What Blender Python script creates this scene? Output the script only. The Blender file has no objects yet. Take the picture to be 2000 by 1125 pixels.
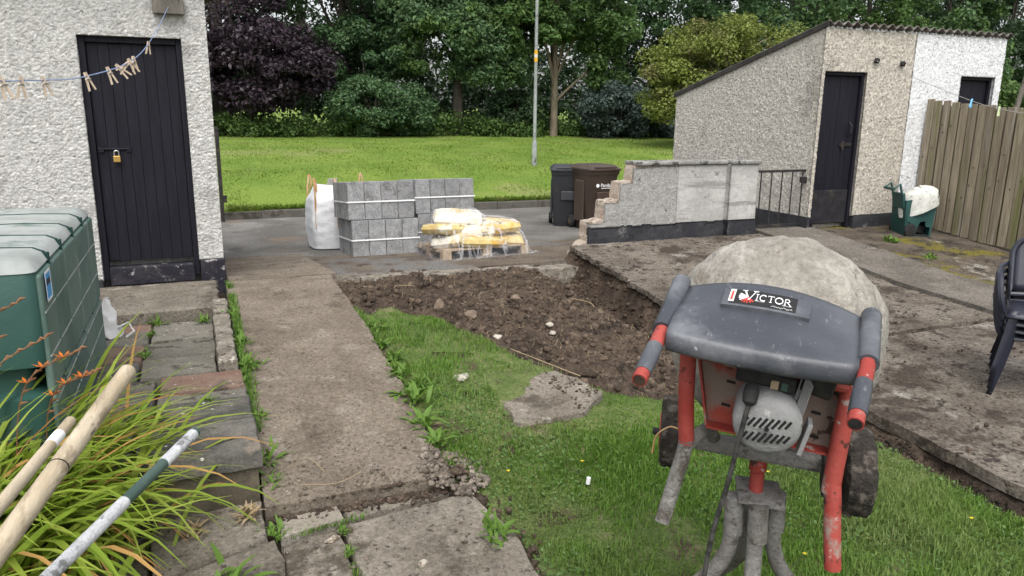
import bpy, math, random
import numpy as np
from mathutils import Vector, Matrix, Euler
R = math.radians
scene = bpy.context.scene
COL = scene.collection
# ------------------------------------------------------------------ camera
# world axes follow the garden: +Y runs along the concrete path to the street, +X to the right, metres
YAW, PITCH, ROLL = R(22.7), R(13.2), R(0.66)
fw = Vector((math.sin(YAW) * math.cos(PITCH), math.cos(YAW) * math.cos(PITCH), -math.sin(PITCH)))
r0 = Vector((math.cos(YAW), -math.sin(YAW), 0))
u0 = r0.cross(fw)
rt = r0 * math.cos(ROLL) + u0 * math.sin(ROLL)
up = rt.cross(fw)
cd = bpy.data.cameras.new('camera')
cam = bpy.data.objects.new('camera', cd)
COL.objects.link(cam)
cam.matrix_world = Matrix((
    (rt.x, up.x, -fw.x, 0), (rt.y, up.y, -fw.y, 0), (rt.z, up.z, -fw.z, 1.6), (0, 0, 0, 1)))
cd.sensor_width = 36
cd.lens = 36 * 1480 / 2000
cd.clip_start = 0.05
cd.clip_end = 1000
scene.camera = cam
# ------------------------------------------------------------------ sky, sun, exposure (bright overcast)
SUN_EL, SUN_AZ = R(58), R(200)          # azimuth clockwise from +Y
w = bpy.data.worlds.new('World')
scene.world = w
w.use_nodes = True
wn = w.node_tree
bg = wn.nodes['Background']
sky = wn.nodes.new('ShaderNodeTexSky')
sky.sky_type = 'NISHITA'
sky.sun_disc = False
sky.sun_elevation = SUN_EL
sky.sun_rotation = SUN_AZ
sky.air_density = 1.0
sky.dust_density = 4.0
sky.ozone_density = 1.0
hs = wn.nodes.new('ShaderNodeHueSaturation')
hs.inputs['Saturation'].default_value = 0.22
wn.links.new(sky.outputs[0], hs.inputs['Color'])
wn.links.new(hs.outputs[0], bg.inputs[0])
bg.inputs[1].default_value = 0.15
sl = bpy.data.lights.new('sun', 'SUN')
sl.energy = 1.1
sl.angle = R(50)
sl.color = (1, 0.96, 0.9)
so = bpy.data.objects.new('sun', sl)
COL.objects.link(so)
sd = Vector((math.sin(SUN_AZ) * math.cos(SUN_EL), math.cos(SUN_AZ) * math.cos(SUN_EL), math.sin(SUN_EL)))
so.rotation_euler = sd.to_track_quat('Z', 'Y').to_euler()
so.location = (0, 0, 30)
vs = scene.view_settings
vs.view_transform = 'Standard'
vs.look = 'None'
vs.gamma = 1
vs.exposure = 0.9
scene.cycles.max_bounces = 6
scene.cycles.transparent_max_bounces = 16
scene.cycles.use_denoising = True

# ------------------------------------------------------------------ numpy noise
def _hash(ix, iy, seed):
    n = (ix.astype(np.int64) * 374761393 + iy.astype(np.int64) * 668265263 + seed * 974634777) & 0x7fffffff
    n = ((n ^ (n >> 13)) * 1274126177) & 0x7fffffff
    n = n ^ (n >> 16)
    return (n & 0xffff) / 65535.0
def vn(x, y, seed=0):
    x = np.asarray(x, float); y = np.asarray(y, float)
    ix = np.floor(x); iy = np.floor(y)
    fx = x - ix; fy = y - iy
    fx = fx * fx * (3 - 2 * fx); fy = fy * fy * (3 - 2 * fy)
    a = _hash(ix, iy, seed); b = _hash(ix + 1, iy, seed); c = _hash(ix, iy + 1, seed); d = _hash(ix + 1, iy + 1, seed)
    return (a * (1 - fx) + b * fx) * (1 - fy) + (c * (1 - fx) + d * fx) * fy
def fbm(x, y, seed=0, oct=4):
    s = 0; a = .5; f = 1
    for i in range(oct):
        s = s + a * (vn(x * f, y * f, seed + i * 7) - .5); a *= .5; f *= 2.07
    return s * 2
def worley(x, y, seed=0):
    x = np.asarray(x, float); y = np.asarray(y, float)
    ix = np.floor(x); iy = np.floor(y); best = np.full(x.shape, 9.)
    for dx in (-1, 0, 1):
        for dy in (-1, 0, 1):
            px = ix + dx + _hash(ix + dx, iy + dy, seed); py = iy + dy + _hash(ix + dx, iy + dy, seed + 11)
            best = np.minimum(best, (px - x) ** 2 + (py - y) ** 2)
    return np.sqrt(best)
def sstep(a, b, x):
    t = np.clip((x - a) / (b - a), 0, 1)
    return t * t * (3 - 2 * t)

# ------------------------------------------------------------------ materials
MATS = {}
def nodes_of(name):
    m = bpy.data.materials.new(name)
    m.use_nodes = True
    nt = m.node_tree
    return m, nt, nt.nodes['Principled BSDF'], nt.nodes['Material Output']
def N(nt, t, **kw):
    n = nt.nodes.new('ShaderNode' + t)
    for k, v in kw.items():
        if k in n.inputs: n.inputs[k].default_value = v
        else: setattr(n, k, v)
    return n
def c4(c): return (c[0], c[1], c[2], 1)
def mixc(nt, fac, a, b):
    m = nt.nodes.new('ShaderNodeMix'); m.data_type = 'RGBA'
    for sock, val in ((m.inputs[0], fac), (m.inputs[6], a), (m.inputs[7], b)):
        if hasattr(val, 'links'): nt.links.new(val, sock)
        elif isinstance(val, (int, float)): sock.default_value = val
        else: sock.default_value = c4(val)
    return m.outputs[2]
def ramp(nt, src, lo, hi):
    m = nt.nodes.new('ShaderNodeMapRange'); m.interpolation_type = 'SMOOTHSTEP'
    nt.links.new(src, m.inputs[0]); m.inputs[1].default_value = lo; m.inputs[2].default_value = hi
    return m.outputs[0]
def coords(nt, stretch=(1, 1, 1)):
    tc = N(nt, 'TexCoord'); oi = N(nt, 'ObjectInfo')
    ml = nt.nodes.new('ShaderNodeMath'); ml.operation = 'MULTIPLY'; ml.inputs[1].default_value = 37.0
    nt.links.new(oi.outputs['Random'], ml.inputs[0])
    ad = nt.nodes.new('ShaderNodeVectorMath'); ad.operation = 'ADD'
    nt.links.new(tc.outputs['Object'], ad.inputs[0]); nt.links.new(ml.outputs[0], ad.inputs[1])
    mp = nt.nodes.new('ShaderNodeMapping'); mp.inputs['Scale'].default_value = stretch
    nt.links.new(ad.outputs[0], mp.inputs[0])
    return mp.outputs[0], tc.outputs['Object']
def noise(nt, vec, scale, detail=5, rough=.6, dist=0):
    n = N(nt, 'TexNoise'); n.inputs['Scale'].default_value = scale; n.inputs['Detail'].default_value = detail
    n.inputs['Roughness'].default_value = rough; n.inputs['Distortion'].default_value = dist
    nt.links.new(vec, n.inputs['Vector']); return n.outputs['Fac']
def mat(name, a, b=None, scale=6., rough=.85, bump=0., bscale=60., spots=(), metallic=0., spec=.3, stretch=(1, 1, 1),
        island=0., objvar=0., speck=None, grain=None, coat=0.):
    """two colours mixed by noise + blotch layers (colour, scale, lo, hi[, stretch]) + speckle + fine bump"""
    m, nt, bs, out = nodes_of(name)
    vec, raw = coords(nt, stretch)
    col = mixc(nt, ramp(nt, noise(nt, vec, scale), .37, .63), a, b or a)
    if speck:   # (colour, scale, threshold) : sparse small round marks
        v = N(nt, 'TexVoronoi'); v.inputs['Scale'].default_value = speck[1]; nt.links.new(vec, v.inputs['Vector'])
        f = ramp(nt, v.outputs['Distance'], speck[2], speck[2] * .7)
        col = mixc(nt, f, col, speck[0])
    for s in spots:
        v2 = vec
        if len(s) > 4:
            mp = nt.nodes.new('ShaderNodeMapping'); mp.inputs['Scale'].default_value = s[4]; nt.links.new(raw, mp.inputs[0]); v2 = mp.outputs[0]
        col = mixc(nt, ramp(nt, noise(nt, v2, s[1], 7, .65), .5 + (s[2] - .5) * .62, .5 + (s[3] - .5) * .62), col, s[0])
    if grain:   # strong small-scale light/dark grain (amount, scale)
        g = noise(nt, vec, grain[1] * .5, 4, .75)
        mr = nt.nodes.new('ShaderNodeMapRange'); nt.links.new(g, mr.inputs[0])
        mr.inputs[1].default_value = .36; mr.inputs[2].default_value = .64
        mr.inputs[3].default_value = 1 - grain[0]; mr.inputs[4].default_value = 1 + grain[0]
        mm = nt.nodes.new('ShaderNodeVectorMath'); mm.operation = 'SCALE'
        nt.links.new(col, mm.inputs[0]); nt.links.new(mr.outputs[0], mm.inputs['Scale']); col = mm.outputs[0]
    if island or objvar:
        if island:
            ge = N(nt, 'NewGeometry'); src = ge.outputs['Random Per Island']; amt = island
        else:
            src = N(nt, 'ObjectInfo').outputs['Random']; amt = objvar
        mr = nt.nodes.new('ShaderNodeMapRange'); nt.links.new(src, mr.inputs[0])
        mr.inputs[3].default_value = 1 - amt; mr.inputs[4].default_value = 1 + amt
        mm = nt.nodes.new('ShaderNodeVectorMath'); mm.operation = 'SCALE'
        nt.links.new(col, mm.inputs[0]); nt.links.new(mr.outputs[0], mm.inputs['Scale']); col = mm.outputs[0]
    nt.links.new(col, bs.inputs['Base Color'])
    bs.inputs['Roughness'].default_value = rough
    bs.inputs['Metallic'].default_value = metallic
    bs.inputs['Specular IOR Level'].default_value = spec
    bs.inputs['Coat Weight'].default_value = coat
    if bump:
        b_ = N(nt, 'Bump'); b_.inputs['Strength'].default_value = bump; b_.inputs['Distance'].default_value = .02
        nt.links.new(noise(nt, vec, bscale, 6, .7), b_.inputs['Height']); nt.links.new(b_.outputs[0], bs.inputs['Normal'])
    MATS[name] = m
    return m
def leafmat(name, a, b, rough=.5, trans=.3, c=None):
    m, nt, bs, out = nodes_of(name)
    ge = N(nt, 'NewGeometry')
    col = mixc(nt, ge.outputs['Random Per Island'], a, b)
    if c:
        tc = N(nt, 'TexCoord')
        col = mixc(nt, ramp(nt, noise(nt, tc.outputs['Object'], 1.1, 3), .45, .7), col, c)
    nt.links.new(col, bs.inputs['Base Color'])
    bs.inputs['Roughness'].default_value = rough
    bs.inputs['Specular IOR Level'].default_value = .25
    tr = N(nt, 'BsdfTranslucent'); nt.links.new(col, tr.inputs['Color'])
    mx = nt.nodes.new('ShaderNodeMixShader'); mx.inputs[0].default_value = trans
    nt.links.new(bs.outputs[0], mx.inputs[1]); nt.links.new(tr.outputs[0], mx.inputs[2]); nt.links.new(mx.outputs[0], out.inputs[0])
    MATS[name] = m
    return m

# ------------------------------------------------------------------ mesh helpers
def link(name, me, m=None, parent=None, smooth=False, angle=None):
    o = bpy.data.objects.new(name, me)
    COL.objects.link(o)
    if m is not None: me.materials.append(MATS[m] if isinstance(m, str) else m)
    if smooth and len(me.polygons):
        me.polygons.foreach_set('use_smooth', [True] * len(me.polygons))
        if angle: me.set_sharp_from_angle(angle=R(angle))
    if parent is not None:
        o.parent = parent
    return o
def npmesh(name, V, F, m=None, parent=None, smooth=False, angle=None):
    V = np.asarray(V, dtype=np.float32); me = bpy.data.meshes.new(name)
    Fs = F if isinstance(F, list) else [F]
    Fs = [np.asarray(f, dtype=np.int32) for f in Fs if len(f)]
    tot = np.concatenate([np.full(len(f), f.shape[1], np.int32) for f in Fs])
    idx = np.concatenate([f.ravel() for f in Fs])
    me.vertices.add(len(V)); me.vertices.foreach_set('co', V.ravel())
    me.loops.add(len(idx)); me.loops.foreach_set('vertex_index', idx)
    me.polygons.add(len(tot))
    st = np.zeros(len(tot), np.int32); st[1:] = np.cumsum(tot)[:-1]
    me.polygons.foreach_set('loop_start', st); me.polygons.foreach_set('loop_total', tot)
    me.update(calc_edges=True); me.validate()
    return link(name, me, m, parent, smooth, angle)
class MB:
    def __init__(s): s.v = []; s.f = []
    def add(s, V, F):
        o = len(s.v); s.v += [tuple(p) for p in V]; s.f += [tuple(i + o for i in f) for f in F]; return s
    def box(s, c, d, rot=None, taper=1.0):
        x, y, z = d[0] / 2, d[1] / 2, d[2] / 2; t = taper
        V = [(-x, -y, -z), (x, -y, -z), (x, y, -z), (-x, y, -z), (-x * t, -y * t, z), (x * t, -y * t, z), (x * t, y * t, z), (-x * t, y * t, z)]
        M_ = (rot if isinstance(rot, Matrix) else Euler(rot).to_matrix()) if rot is not None else Matrix.Identity(3)
        V = [M_ @ Vector(p) + Vector(c) for p in V]
        return s.add(V, [(0, 3, 2, 1), (4, 5, 6, 7), (0, 1, 5, 4), (1, 2, 6, 5), (2, 3, 7, 6), (3, 0, 4, 7)])
    def bb(s, x0, x1, y0, y1, z0, z1):
        return s.box(((x0 + x1) / 2, (y0 + y1) / 2, (z0 + z1) / 2), (x1 - x0, y1 - y0, z1 - z0))
    def tube(s, pts, r, n=10, cap=True):
        pts = [Vector(p) for p in pts]; k = len(pts)
        rr = r if isinstance(r, (list, tuple)) else [r] * k
        V = []; F = []; ref = None
        for i, p in enumerate(pts):
            t = (pts[min(i + 1, k - 1)] - pts[max(i - 1, 0)]).normalized()
            if ref is None: ref = Vector((0, 0, 1)) if abs(t.z) < .9 else Vector((1, 0, 0))
            a = t.cross(ref).normalized(); b = t.cross(a).normalized(); ref = a.cross(t) * -1 if False else ref
            ref = -b if b.length else ref
            for j in range(n):
                q = 2 * math.pi * j / n
                V.append(p + (a * math.cos(q) + b * math.sin(q)) * rr[i])
        for i in range(k - 1):
            for j in range(n):
                F.append((i * n + j, i * n + (j + 1) % n, (i + 1) * n + (j + 1) % n, (i + 1) * n + j))
        if cap: F += [tuple(range(n))[::-1], tuple((k - 1) * n + j for j in range(n))]
        return s.add(V, F)
    def lathe(s, prof, n=24, M_=None, cap=True):
        V = []; F = []; k = len(prof)
        for r, z in prof:
            for j in range(n):
                q = 2 * math.pi * j / n; V.append(Vector((r * math.cos(q), r * math.sin(q), z)))
        for i in range(k - 1):
            for j in range(n): F.append((i * n + j, i * n + (j + 1) % n, (i + 1) * n + (j + 1) % n, (i + 1) * n + j))
        if cap: F += [tuple(range(n))[::-1], tuple((k - 1) * n + j for j in range(n))]
        if M_ is not None: V = [M_ @ p for p in V]
        return s.add(V, F)
    def prism(s, poly, t, M_=None):
        """2D polygon (x,z) extruded along +y by t"""
        n = len(poly); V = [Vector((x, 0, z)) for x, z in poly] + [Vector((x, t, z)) for x, z in poly]
        F = [tuple(range(n)), tuple(range(n, 2 * n))[::-1]] + [(i, i + n, (i + 1) % n + n, (i + 1) % n) for i in range(n)]
        if M_ is not None: V = [M_ @ p for p in V]
        return s.add(V, F)
    def grid(s, P):
        """P[i][j] points"""
        a, b = len(P), len(P[0]); V = [p for row in P for p in row]
        return s.add(V, [(i * b + j, i * b + j + 1, (i + 1) * b + j + 1, (i + 1) * b + j) for i in range(a - 1) for j in range(b - 1)])
    def build(s, name, m, parent=None, smooth=False, bevel=0, seg=2, angle=35, off=None, solid=0, sub=0):
        me = bpy.data.meshes.new(name)
        V = s.v if off is None else [(p[0] - off[0], p[1] - off[1], p[2] - off[2]) for p in s.v]
        me.from_pydata(V, [], s.f); me.update()
        import bmesh as _b
        bm = _b.new(); bm.from_mesh(me); _b.ops.recalc_face_normals(bm, faces=bm.faces); bm.to_mesh(me); bm.free()
        o = link(name, me, m, parent, smooth, angle if smooth else None)
        if solid:
            md = o.modifiers.new('solid', 'SOLIDIFY'); md.thickness = solid; md.offset = 0
        if sub:
            md = o.modifiers.new('sub', 'SUBSURF'); md.levels = sub; md.render_levels = sub
        if bevel:
            md = o.modifiers.new('bevel', 'BEVEL'); md.width = bevel; md.segments = seg; md.limit_method = 'ANGLE'; md.angle_limit = R(30)
        return o
def thing(name, label, cat, loc=(0, 0, 0), rotz=0, group=None):
    o = bpy.data.objects.new(name, None); COL.objects.link(o)
    o.empty_display_size = .1
    o.location = loc; o.rotation_euler = (0, 0, rotz)
    return tag(o, label, cat, group)
def tag(o, label, cat=None, group=None, kind=None):
    if label: o['label'] = label
    if cat: o['category'] = cat
    if group: o['group'] = group
    if kind: o['kind'] = kind
    return o
def struct(o, label=None):
    o['kind'] = 'structure'
    if label: o['label'] = label
    return o
def copytree(o, parent=None):
    c = o.copy(); COL.objects.link(c); c.parent = parent
    for ch in [x for x in o.children]: copytree(ch, c)
    return c
def gridquads(nu, nv, base=0):
    i = np.arange(nu - 1)[:, None] * nv + np.arange(nv - 1)[None, :]
    return (np.stack([i, i + 1, i + nv + 1, i + nv], -1).reshape(-1, 4) + base)
def sheet(name, x0, x1, y0, y1, step, zf, m, parent=None, skirt=.12, jag=0, seed=1, smooth=True):
    """ground sheet with a skirt; zf(x,y) vectorised; jag wobbles the border outline"""
    nx = max(2, int(round((x1 - x0) / step)) + 1); ny = max(2, int(round((y1 - y0) / step)) + 1)
    X, Y = np.meshgrid(np.linspace(x0, x1, nx), np.linspace(y0, y1, ny), indexing='ij')
    Z = zf(X, Y)
    if jag:
        ex = np.clip(np.minimum(X - x0, x1 - X) / .12, 0, 1); ey = np.clip(np.minimum(Y - y0, y1 - Y) / .12, 0, 1)
        X = X + jag * fbm(X * 9, Y * 9, seed) * (1 - ex); Y = Y + jag * fbm(X * 9 + 40, Y * 9, seed + 3) * (1 - ey)
    V = np.stack([X, Y, Z], -1).reshape(-1, 3); F = gridquads(nx, ny)[:, ::-1]
    if skirt:
        idx = np.arange(nx * ny).reshape(nx, ny)
        loop = np.concatenate([idx[:, 0], idx[-1, 1:], idx[-2::-1, -1], idx[0, -2:0:-1]])
        low = V[loop] - np.array([0, 0, skirt]); b = len(V); n = len(loop)
        V = np.concatenate([V, low]); a = np.arange(n); c = (a + 1) % n
        F = np.concatenate([F, np.stack([loop[a], b + a, b + c, loop[c]], -1)])
    return npmesh(name, V, F[:, ::-1], m, parent, smooth, 50 if smooth else None)
def scatter(baseV, baseF, P, Rz, S, tilt=None):
    """numpy stack of transformed copies of one small mesh"""
    n = len(P); c, s = np.cos(Rz), np.sin(Rz)
    B = np.asarray(baseV)[None] * S.reshape(n, -1, S.shape[-1] if S.ndim > 1 else 1)[:, :1] if S.ndim > 1 else np.asarray(baseV)[None] * S[:, None, None]
    if tilt is not None:
        ct, st = np.cos(tilt)[:, None], np.sin(tilt)[:, None]
        y = B[..., 1] * ct - B[..., 2] * st; z = B[..., 1] * st + B[..., 2] * ct
        B = np.stack([B[..., 0], y, z], -1)
    x = B[..., 0] * c[:, None] - B[..., 1] * s[:, None]; y = B[..., 0] * s[:, None] + B[..., 1] * c[:, None]
    V = np.stack([x, y, B[..., 2]], -1) + P[:, None, :]
    k = len(baseV); Fb = np.asarray(baseF)
    F = (Fb[None] + (np.arange(n) * k)[:, None, None]).reshape(-1, Fb.shape[1])
    return V.reshape(-1, 3), F
def ico():
    t = (1 + 5 ** .5) / 2
    V = np.array([(-1, t, 0), (1, t, 0), (-1, -t, 0), (1, -t, 0), (0, -1, t), (0, 1, t), (0, -1, -t), (0, 1, -t), (t, 0, -1), (t, 0, 1), (-t, 0, -1), (-t, 0, 1)]) / math.hypot(1, t)
    F = np.array([(0, 11, 5), (0, 5, 1), (0, 1, 7), (0, 7, 10), (0, 10, 11), (1, 5, 9), (5, 11, 4), (11, 10, 2), (10, 7, 6), (7, 1, 8), (3, 9, 4), (3, 4, 2), (3, 2, 6), (3, 6, 8), (3, 8, 9), (4, 9, 5), (2, 4, 11), (6, 2, 10), (8, 6, 7), (9, 8, 1)])
    return V, F
def pebbles(P, S, seed=0):
    rg = np.random.default_rng(seed); V, F = ico(); n = len(P)
    J = V[None] * (1 + rg.uniform(-.3, .3, (n, 12, 1))) * (S[:, None, None] * rg.uniform(.6, 1.3, (n, 1, 3)))
    a = rg.uniform(0, 6.28, n); c, s = np.cos(a)[:, None], np.sin(a)[:, None]
    J = np.stack([J[..., 0] * c - J[..., 1] * s, J[..., 0] * s + J[..., 1] * c, J[..., 2] * .75], -1) + P[:, None]
    return J.reshape(-1, 3), (F[None] + (np.arange(n) * 12)[:, None, None]).reshape(-1, 3)
def stone(name, label, loc, size, m, seed, group=None, sc=(1, 1, .7), cat='stone'):
    """one bigger lump: subdivided icosphere pushed by noise"""
    import bmesh as _b
    bm = _b.new(); _b.ops.create_icosphere(bm, subdivisions=3, radius=1)
    rg = random.Random(seed); o = rg.uniform(0, 99)
    pl = [(Vector((rg.uniform(-1, 1), rg.uniform(-1, 1), rg.uniform(-1, 1))).normalized(), rg.uniform(.5, .85)) for _ in range(7)]
    for v in bm.verts:
        for n_, d_ in pl:
            e = v.co.dot(n_) - d_
            if e > 0: v.co -= n_ * e * .9
        v.co *= 1 + .25 * float(fbm(np.array(v.co.x * 2 + o), np.array(v.co.y * 2 + v.co.z * 1.7), seed))
        v.co = Vector((v.co.x * sc[0], v.co.y * sc[1], v.co.z * sc[2])) * size
    me = bpy.data.meshes.new(name); bm.to_mesh(me); bm.free()
    ob = link(name, me, m, None, True, 40); ob.location = loc; ob.rotation_euler = (0, 0, rg.uniform(0, 6))
    return tag(ob, label, cat, group)
# ------------------------------------------------------------------ material library
mat('tarmac', (.115, .109, .1), (.165, .158, .146), 1.2, .9, .7, 120, spots=[((.17, .135, .105), 1.0, .58, .78), ((.07, .064, .057), 1.3, .58, .8), ((.22, .212, .2), .6, .6, .8)], grain=(.4, 90))
mat('footpath', (.115, .102, .086), (.165, .148, .127), 2, .95, .8, 90, spots=[((.07, .058, .046), 1.5, .55, .74), ((.2, .185, .16), 3, .62, .78)], grain=(.42, 80))
mat('tarmac_dirty', (.105, .082, .064), (.155, .127, .1), 1.6, .95, .8, 100, spots=[((.06, .047, .037), 1.9, .54, .74), ((.15, .146, .138), .9, .52, .68)], grain=(.4, 90))
mat('path_concrete', (.165, .135, .104), (.22, .185, .146), 3.5, .95, 1., 55, spots=[((.105, .083, .063), 2.4, .6, .8), ((.26, .23, .188), 5, .6, .8), ((.085, .066, .05), 60, .62, .74)], grain=(.32, 100))
mat('slab_dirty', (.115, .096, .077), (.185, .16, .131), 2.4, .95, .9, 60, spots=[((.055, .042, .032), 1.7, .5, .68), ((.042, .032, .025), 8, .57, .7), ((.26, .242, .21), 2.8, .64, .8), ((.042, .032, .024), 28, .6, .7)], grain=(.42, 80))
mat('slab_grey', (.15, .13, .104), (.22, .195, .16), 4, .95, .7, 70, spots=[((.08, .066, .05), 2.8, .56, .74), ((.28, .255, .21), 7, .64, .78), ((.06, .05, .04), 30, .64, .72)], grain=(.34, 110), objvar=.1)
mat('patio_pale', (.24, .215, .175), (.31, .28, .235), 5, .95, .6, 80, spots=[((.12, .1, .08), 5, .58, .74)], grain=(.25, 120))
mat('paver_grey', (.135, .125, .105), (.2, .185, .155), 5, .95, .6, 80, speck=((.42, .42, .38), 17, .14), spots=[((.055, .05, .042), 5, .52, .72), ((.11, .12, .06), 3, .64, .78)], grain=(.28, 150), objvar=.14)
mat('paver_red', (.17, .105, .08), (.2, .14, .11), 5, .95, .6, 80, speck=((.4, .38, .34), 15, .13), spots=[((.07, .055, .045), 5, .56, .76)], grain=(.25, 150))
mat('paver_dark', (.075, .073, .065), (.14, .13, .115), 6, .95, .6, 80, speck=((.5, .5, .46), 13, .13), spots=[((.19, .16, .13), 4, .6, .8)], grain=(.25, 150), objvar=.1)
mat('riser', (.1, .085, .06), (.15, .125, .09), 6, .95, .4, 70, spots=[((.06, .055, .04), 3, .5, .8)], grain=(.15, 120))
mat('kerb_old', (.17, .15, .12), (.27, .24, .2), 9, .95, .9, 60, spots=[((.06, .05, .04), 14, .56, .7), ((.42, .4, .35), 16, .66, .75)], grain=(.3, 150))
mat('soil', (.062, .044, .032), (.1, .072, .052), 1.4, 1, 1., 90, spots=[((.03, .022, .017), 1.6, .54, .7), ((.036, .026, .019), 7, .54, .72), ((.16, .122, .088), 3.2, .6, .76)], grain=(.45, 90))
mat('soil_dark', (.035, .026, .02), (.06, .043, .03), 5, 1, 1., 90, grain=(.35, 90))
mat('turf', (.075, .115, .028), (.125, .155, .05), 6, 1, .8, 90, spots=[((.17, .16, .08), 3, .58, .74), ((.085, .062, .042), 2.2, .62, .76)], grain=(.4, 120))
mat('moss_dirt', (.07, .055, .04), (.12, .098, .075), 3, 1, .9, 80, spots=[((.14, .12, .02), 1.9, .58, .68), ((.035, .03, .025), 3.5, .52, .7), ((.26, .24, .2), 2.6, .66, .78)], grain=(.35, 110))
mat('rubble', (.11, .09, .07), (.2, .17, .14), 6, 1, .6, 80, island=.45, grain=(.2, 90))
mat('clod', (.06, .043, .031), (.115, .085, .062), 6, 1, .8, 90, island=.5, grain=(.3, 90))
mat('rock', (.16, .12, .09), (.25, .2, .15), 9, .95, .7, 60, spots=[((.09, .06, .04), 9, .5, .7)])
mat('whitestone', (.34, .3, .25), (.45, .42, .36), 9, .95, .5, 60, spots=[((.12, .08, .05), 12, .55, .7)])
mat('field', (.1, .165, .022), (.14, .2, .032), .8, 1, .4, 90, spots=[((.17, .2, .06), .35, .6, .75)], grain=(.3, 60))
mat('verge_soil', (.06, .05, .03), (.09, .08, .045), 5, 1, .8, 60, grain=(.3, 80))
mat('kerbstone', (.085, .08, .07), (.12, .11, .1), 3, .95, .5, 80, spots=[((.05, .045, .035), 3, .5, .7)], grain=(.2, 120), objvar=.12)
mat('earth', (.07, .09, .03), (.1, .1, .04), .5, 1)
mat('roughcast_white', (.5, .49, .47), (.6, .59, .57), 20, .95, .9, 75, spots=[((.38, .37, .355), 3.2, .55, .8), ((.2, .19, .17), 34, .68, .8)], grain=(.2, 70))  # fine dark spots paint the shade and dirt of pits in the render
mat('roughcast_cream', (.4, .368, .315), (.54, .503, .44), 26, .95, .9, 60, spots=[((.28, .255, .215), 1.6, .58, .8), ((.11, .098, .085), 34, .62, .76)], grain=(.3, 60))  # fine dark spots: pit shade and dirt put into the colour
mat('roughcast_stained', (.45, .42, .375), (.58, .55, .5), 26, .95, .9, 60, spots=[((.25, .235, .215), .8, .5, .8, (1, 1, .5)), ((.1, .092, .08), 34, .62, .76)], grain=(.3, 60))  # broad stain, plus fine spots that paint pit shade and dirt
mat('roughcast_bright', (.66, .67, .68), (.77, .78, .79), 26, .95, .9, 60, spots=[((.5, .5, .5), 2, .66, .85), ((.25, .25, .25), 34, .62, .74)], grain=(.2, 60))  # fine grey spots colour in the shade and dirt of the pits
mat('render_grey', (.28, .275, .262), (.36, .352, .34), 18, .95, .8, 90, spots=[((.2, .19, .18), 1.5, .55, .8), ((.05, .05, .045), 14, .74, .8)], grain=(.25, 90))
mat('render_smooth', (.33, .325, .31), (.43, .42, .405), 3, .9, .4, 40, spots=[((.24, .23, .22), 2.2, .5, .7, (.5, 1, 6)), ((.14, .13, .12), 5, .67, .78)], grain=(.12, 60))
mat('broken_brick', (.4, .32, .26), (.5, .45, .38), 9, .95, .9, 70, spots=[((.22, .17, .13), 9, .55, .7)], grain=(.25, 90))
mat('coping', (.21, .205, .19), (.3, .292, .275), 6, .95, .8, 80, spots=[((.07, .068, .06), 7, .56, .68)], grain=(.3, 110))
mat('plinth_black', (.024, .025, .03), (.04, .04, .045), 5, .8, .5, 50, spots=[((.13, .125, .12), 4.5, .6, .75)], grain=(.2, 90))
mat('paint_black', (.0065, .0062, .011), (.011, .0105, .017), 6, .6, .25, 60, stretch=(6, 6, .5), spots=[((.022, .021, .028), 4, .68, .84)], spec=.22)
mat('paint_worn', (.012, .011, .014), (.022, .021, .025), 9, .8, .6, 60, spots=[((.05, .045, .035), 5, .55, .75)])
mat('paint_peel', (.014, .013, .02), (.03, .028, .035), 8, .75, .5, 40, spots=[((.3, .29, .28), 7, .66, .72), ((.12, .115, .11), 16, .62, .74)])
mat('iron', (.014, .014, .016), (.035, .03, .028), 12, .75, .3, 90, spots=[((.07, .045, .03), 9, .6, .75)])
mat('steel', (.4, .39, .37), (.5, .49, .47), 10, .4, .1, 90, metallic=.9)
mat('brass', (.45, .28, .08), (.5, .33, .1), 9, .4, metallic=.8)
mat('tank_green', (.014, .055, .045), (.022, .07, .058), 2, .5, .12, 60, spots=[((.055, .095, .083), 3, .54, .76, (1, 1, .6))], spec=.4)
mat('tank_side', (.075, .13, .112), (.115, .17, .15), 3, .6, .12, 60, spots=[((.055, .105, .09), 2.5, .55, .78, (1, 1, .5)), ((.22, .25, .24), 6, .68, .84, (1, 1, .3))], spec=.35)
mat('tank_top', (.23, .25, .238), (.33, .35, .34), 3, .75, .12, 60, spots=[((.13, .17, .155), 3, .56, .8)], spec=.3)  # top set much paler than the green side and front
mat('tank_rib', (.006, .033, .03), (.01, .04, .036), 3, .6)
mat('label_blue', (.05, .27, .62), (.06, .3, .66), 5, .5)
mat('white_paint', (.72, .72, .72), (.78, .78, .78), 9, .6)
mat('off_white', (.55, .54, .5), (.62, .61, .58), 9, .7)
mat('ink', (.015, .015, .015), None, 5, .6)
mat('red_ink', (.45, .05, .035), None, 5, .6)
mat('pine_pole', (.38, .31, .215), (.47, .4, .295), 9, .65, .25, 60, stretch=(2.2, .5, 2.2), spots=[((.28, .225, .155), 14, .56, .74, (3, .35, 3)), ((.2, .17, .13), 18, .7, .8)], grain=(.1, 60))
mat('pole_green', (.04, .075, .06), (.06, .095, .08), 9, .45, .1, 60, spots=[((.3, .3, .28), 16, .64, .7)])
mat('tape_white', (.42, .43, .45), (.58, .59, .6), 14, .6, .7, 35, spots=[((.2, .2, .2), 26, .6, .7)])
mat('peg_wood', (.42, .33, .25), (.52, .42, .32), 40, .7, .1, 90, objvar=.25)
mat('peg_blue', (.18, .5, .8), None, 9, .4)
mat('peg_lime', (.65, .75, .45), None, 9, .4)
mat('line_blue', (.16, .22, .38), (.24, .32, .52), 30, .5)
mat('line_grey', (.3, .29, .27), (.36, .35, .33), 30, .6)
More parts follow.
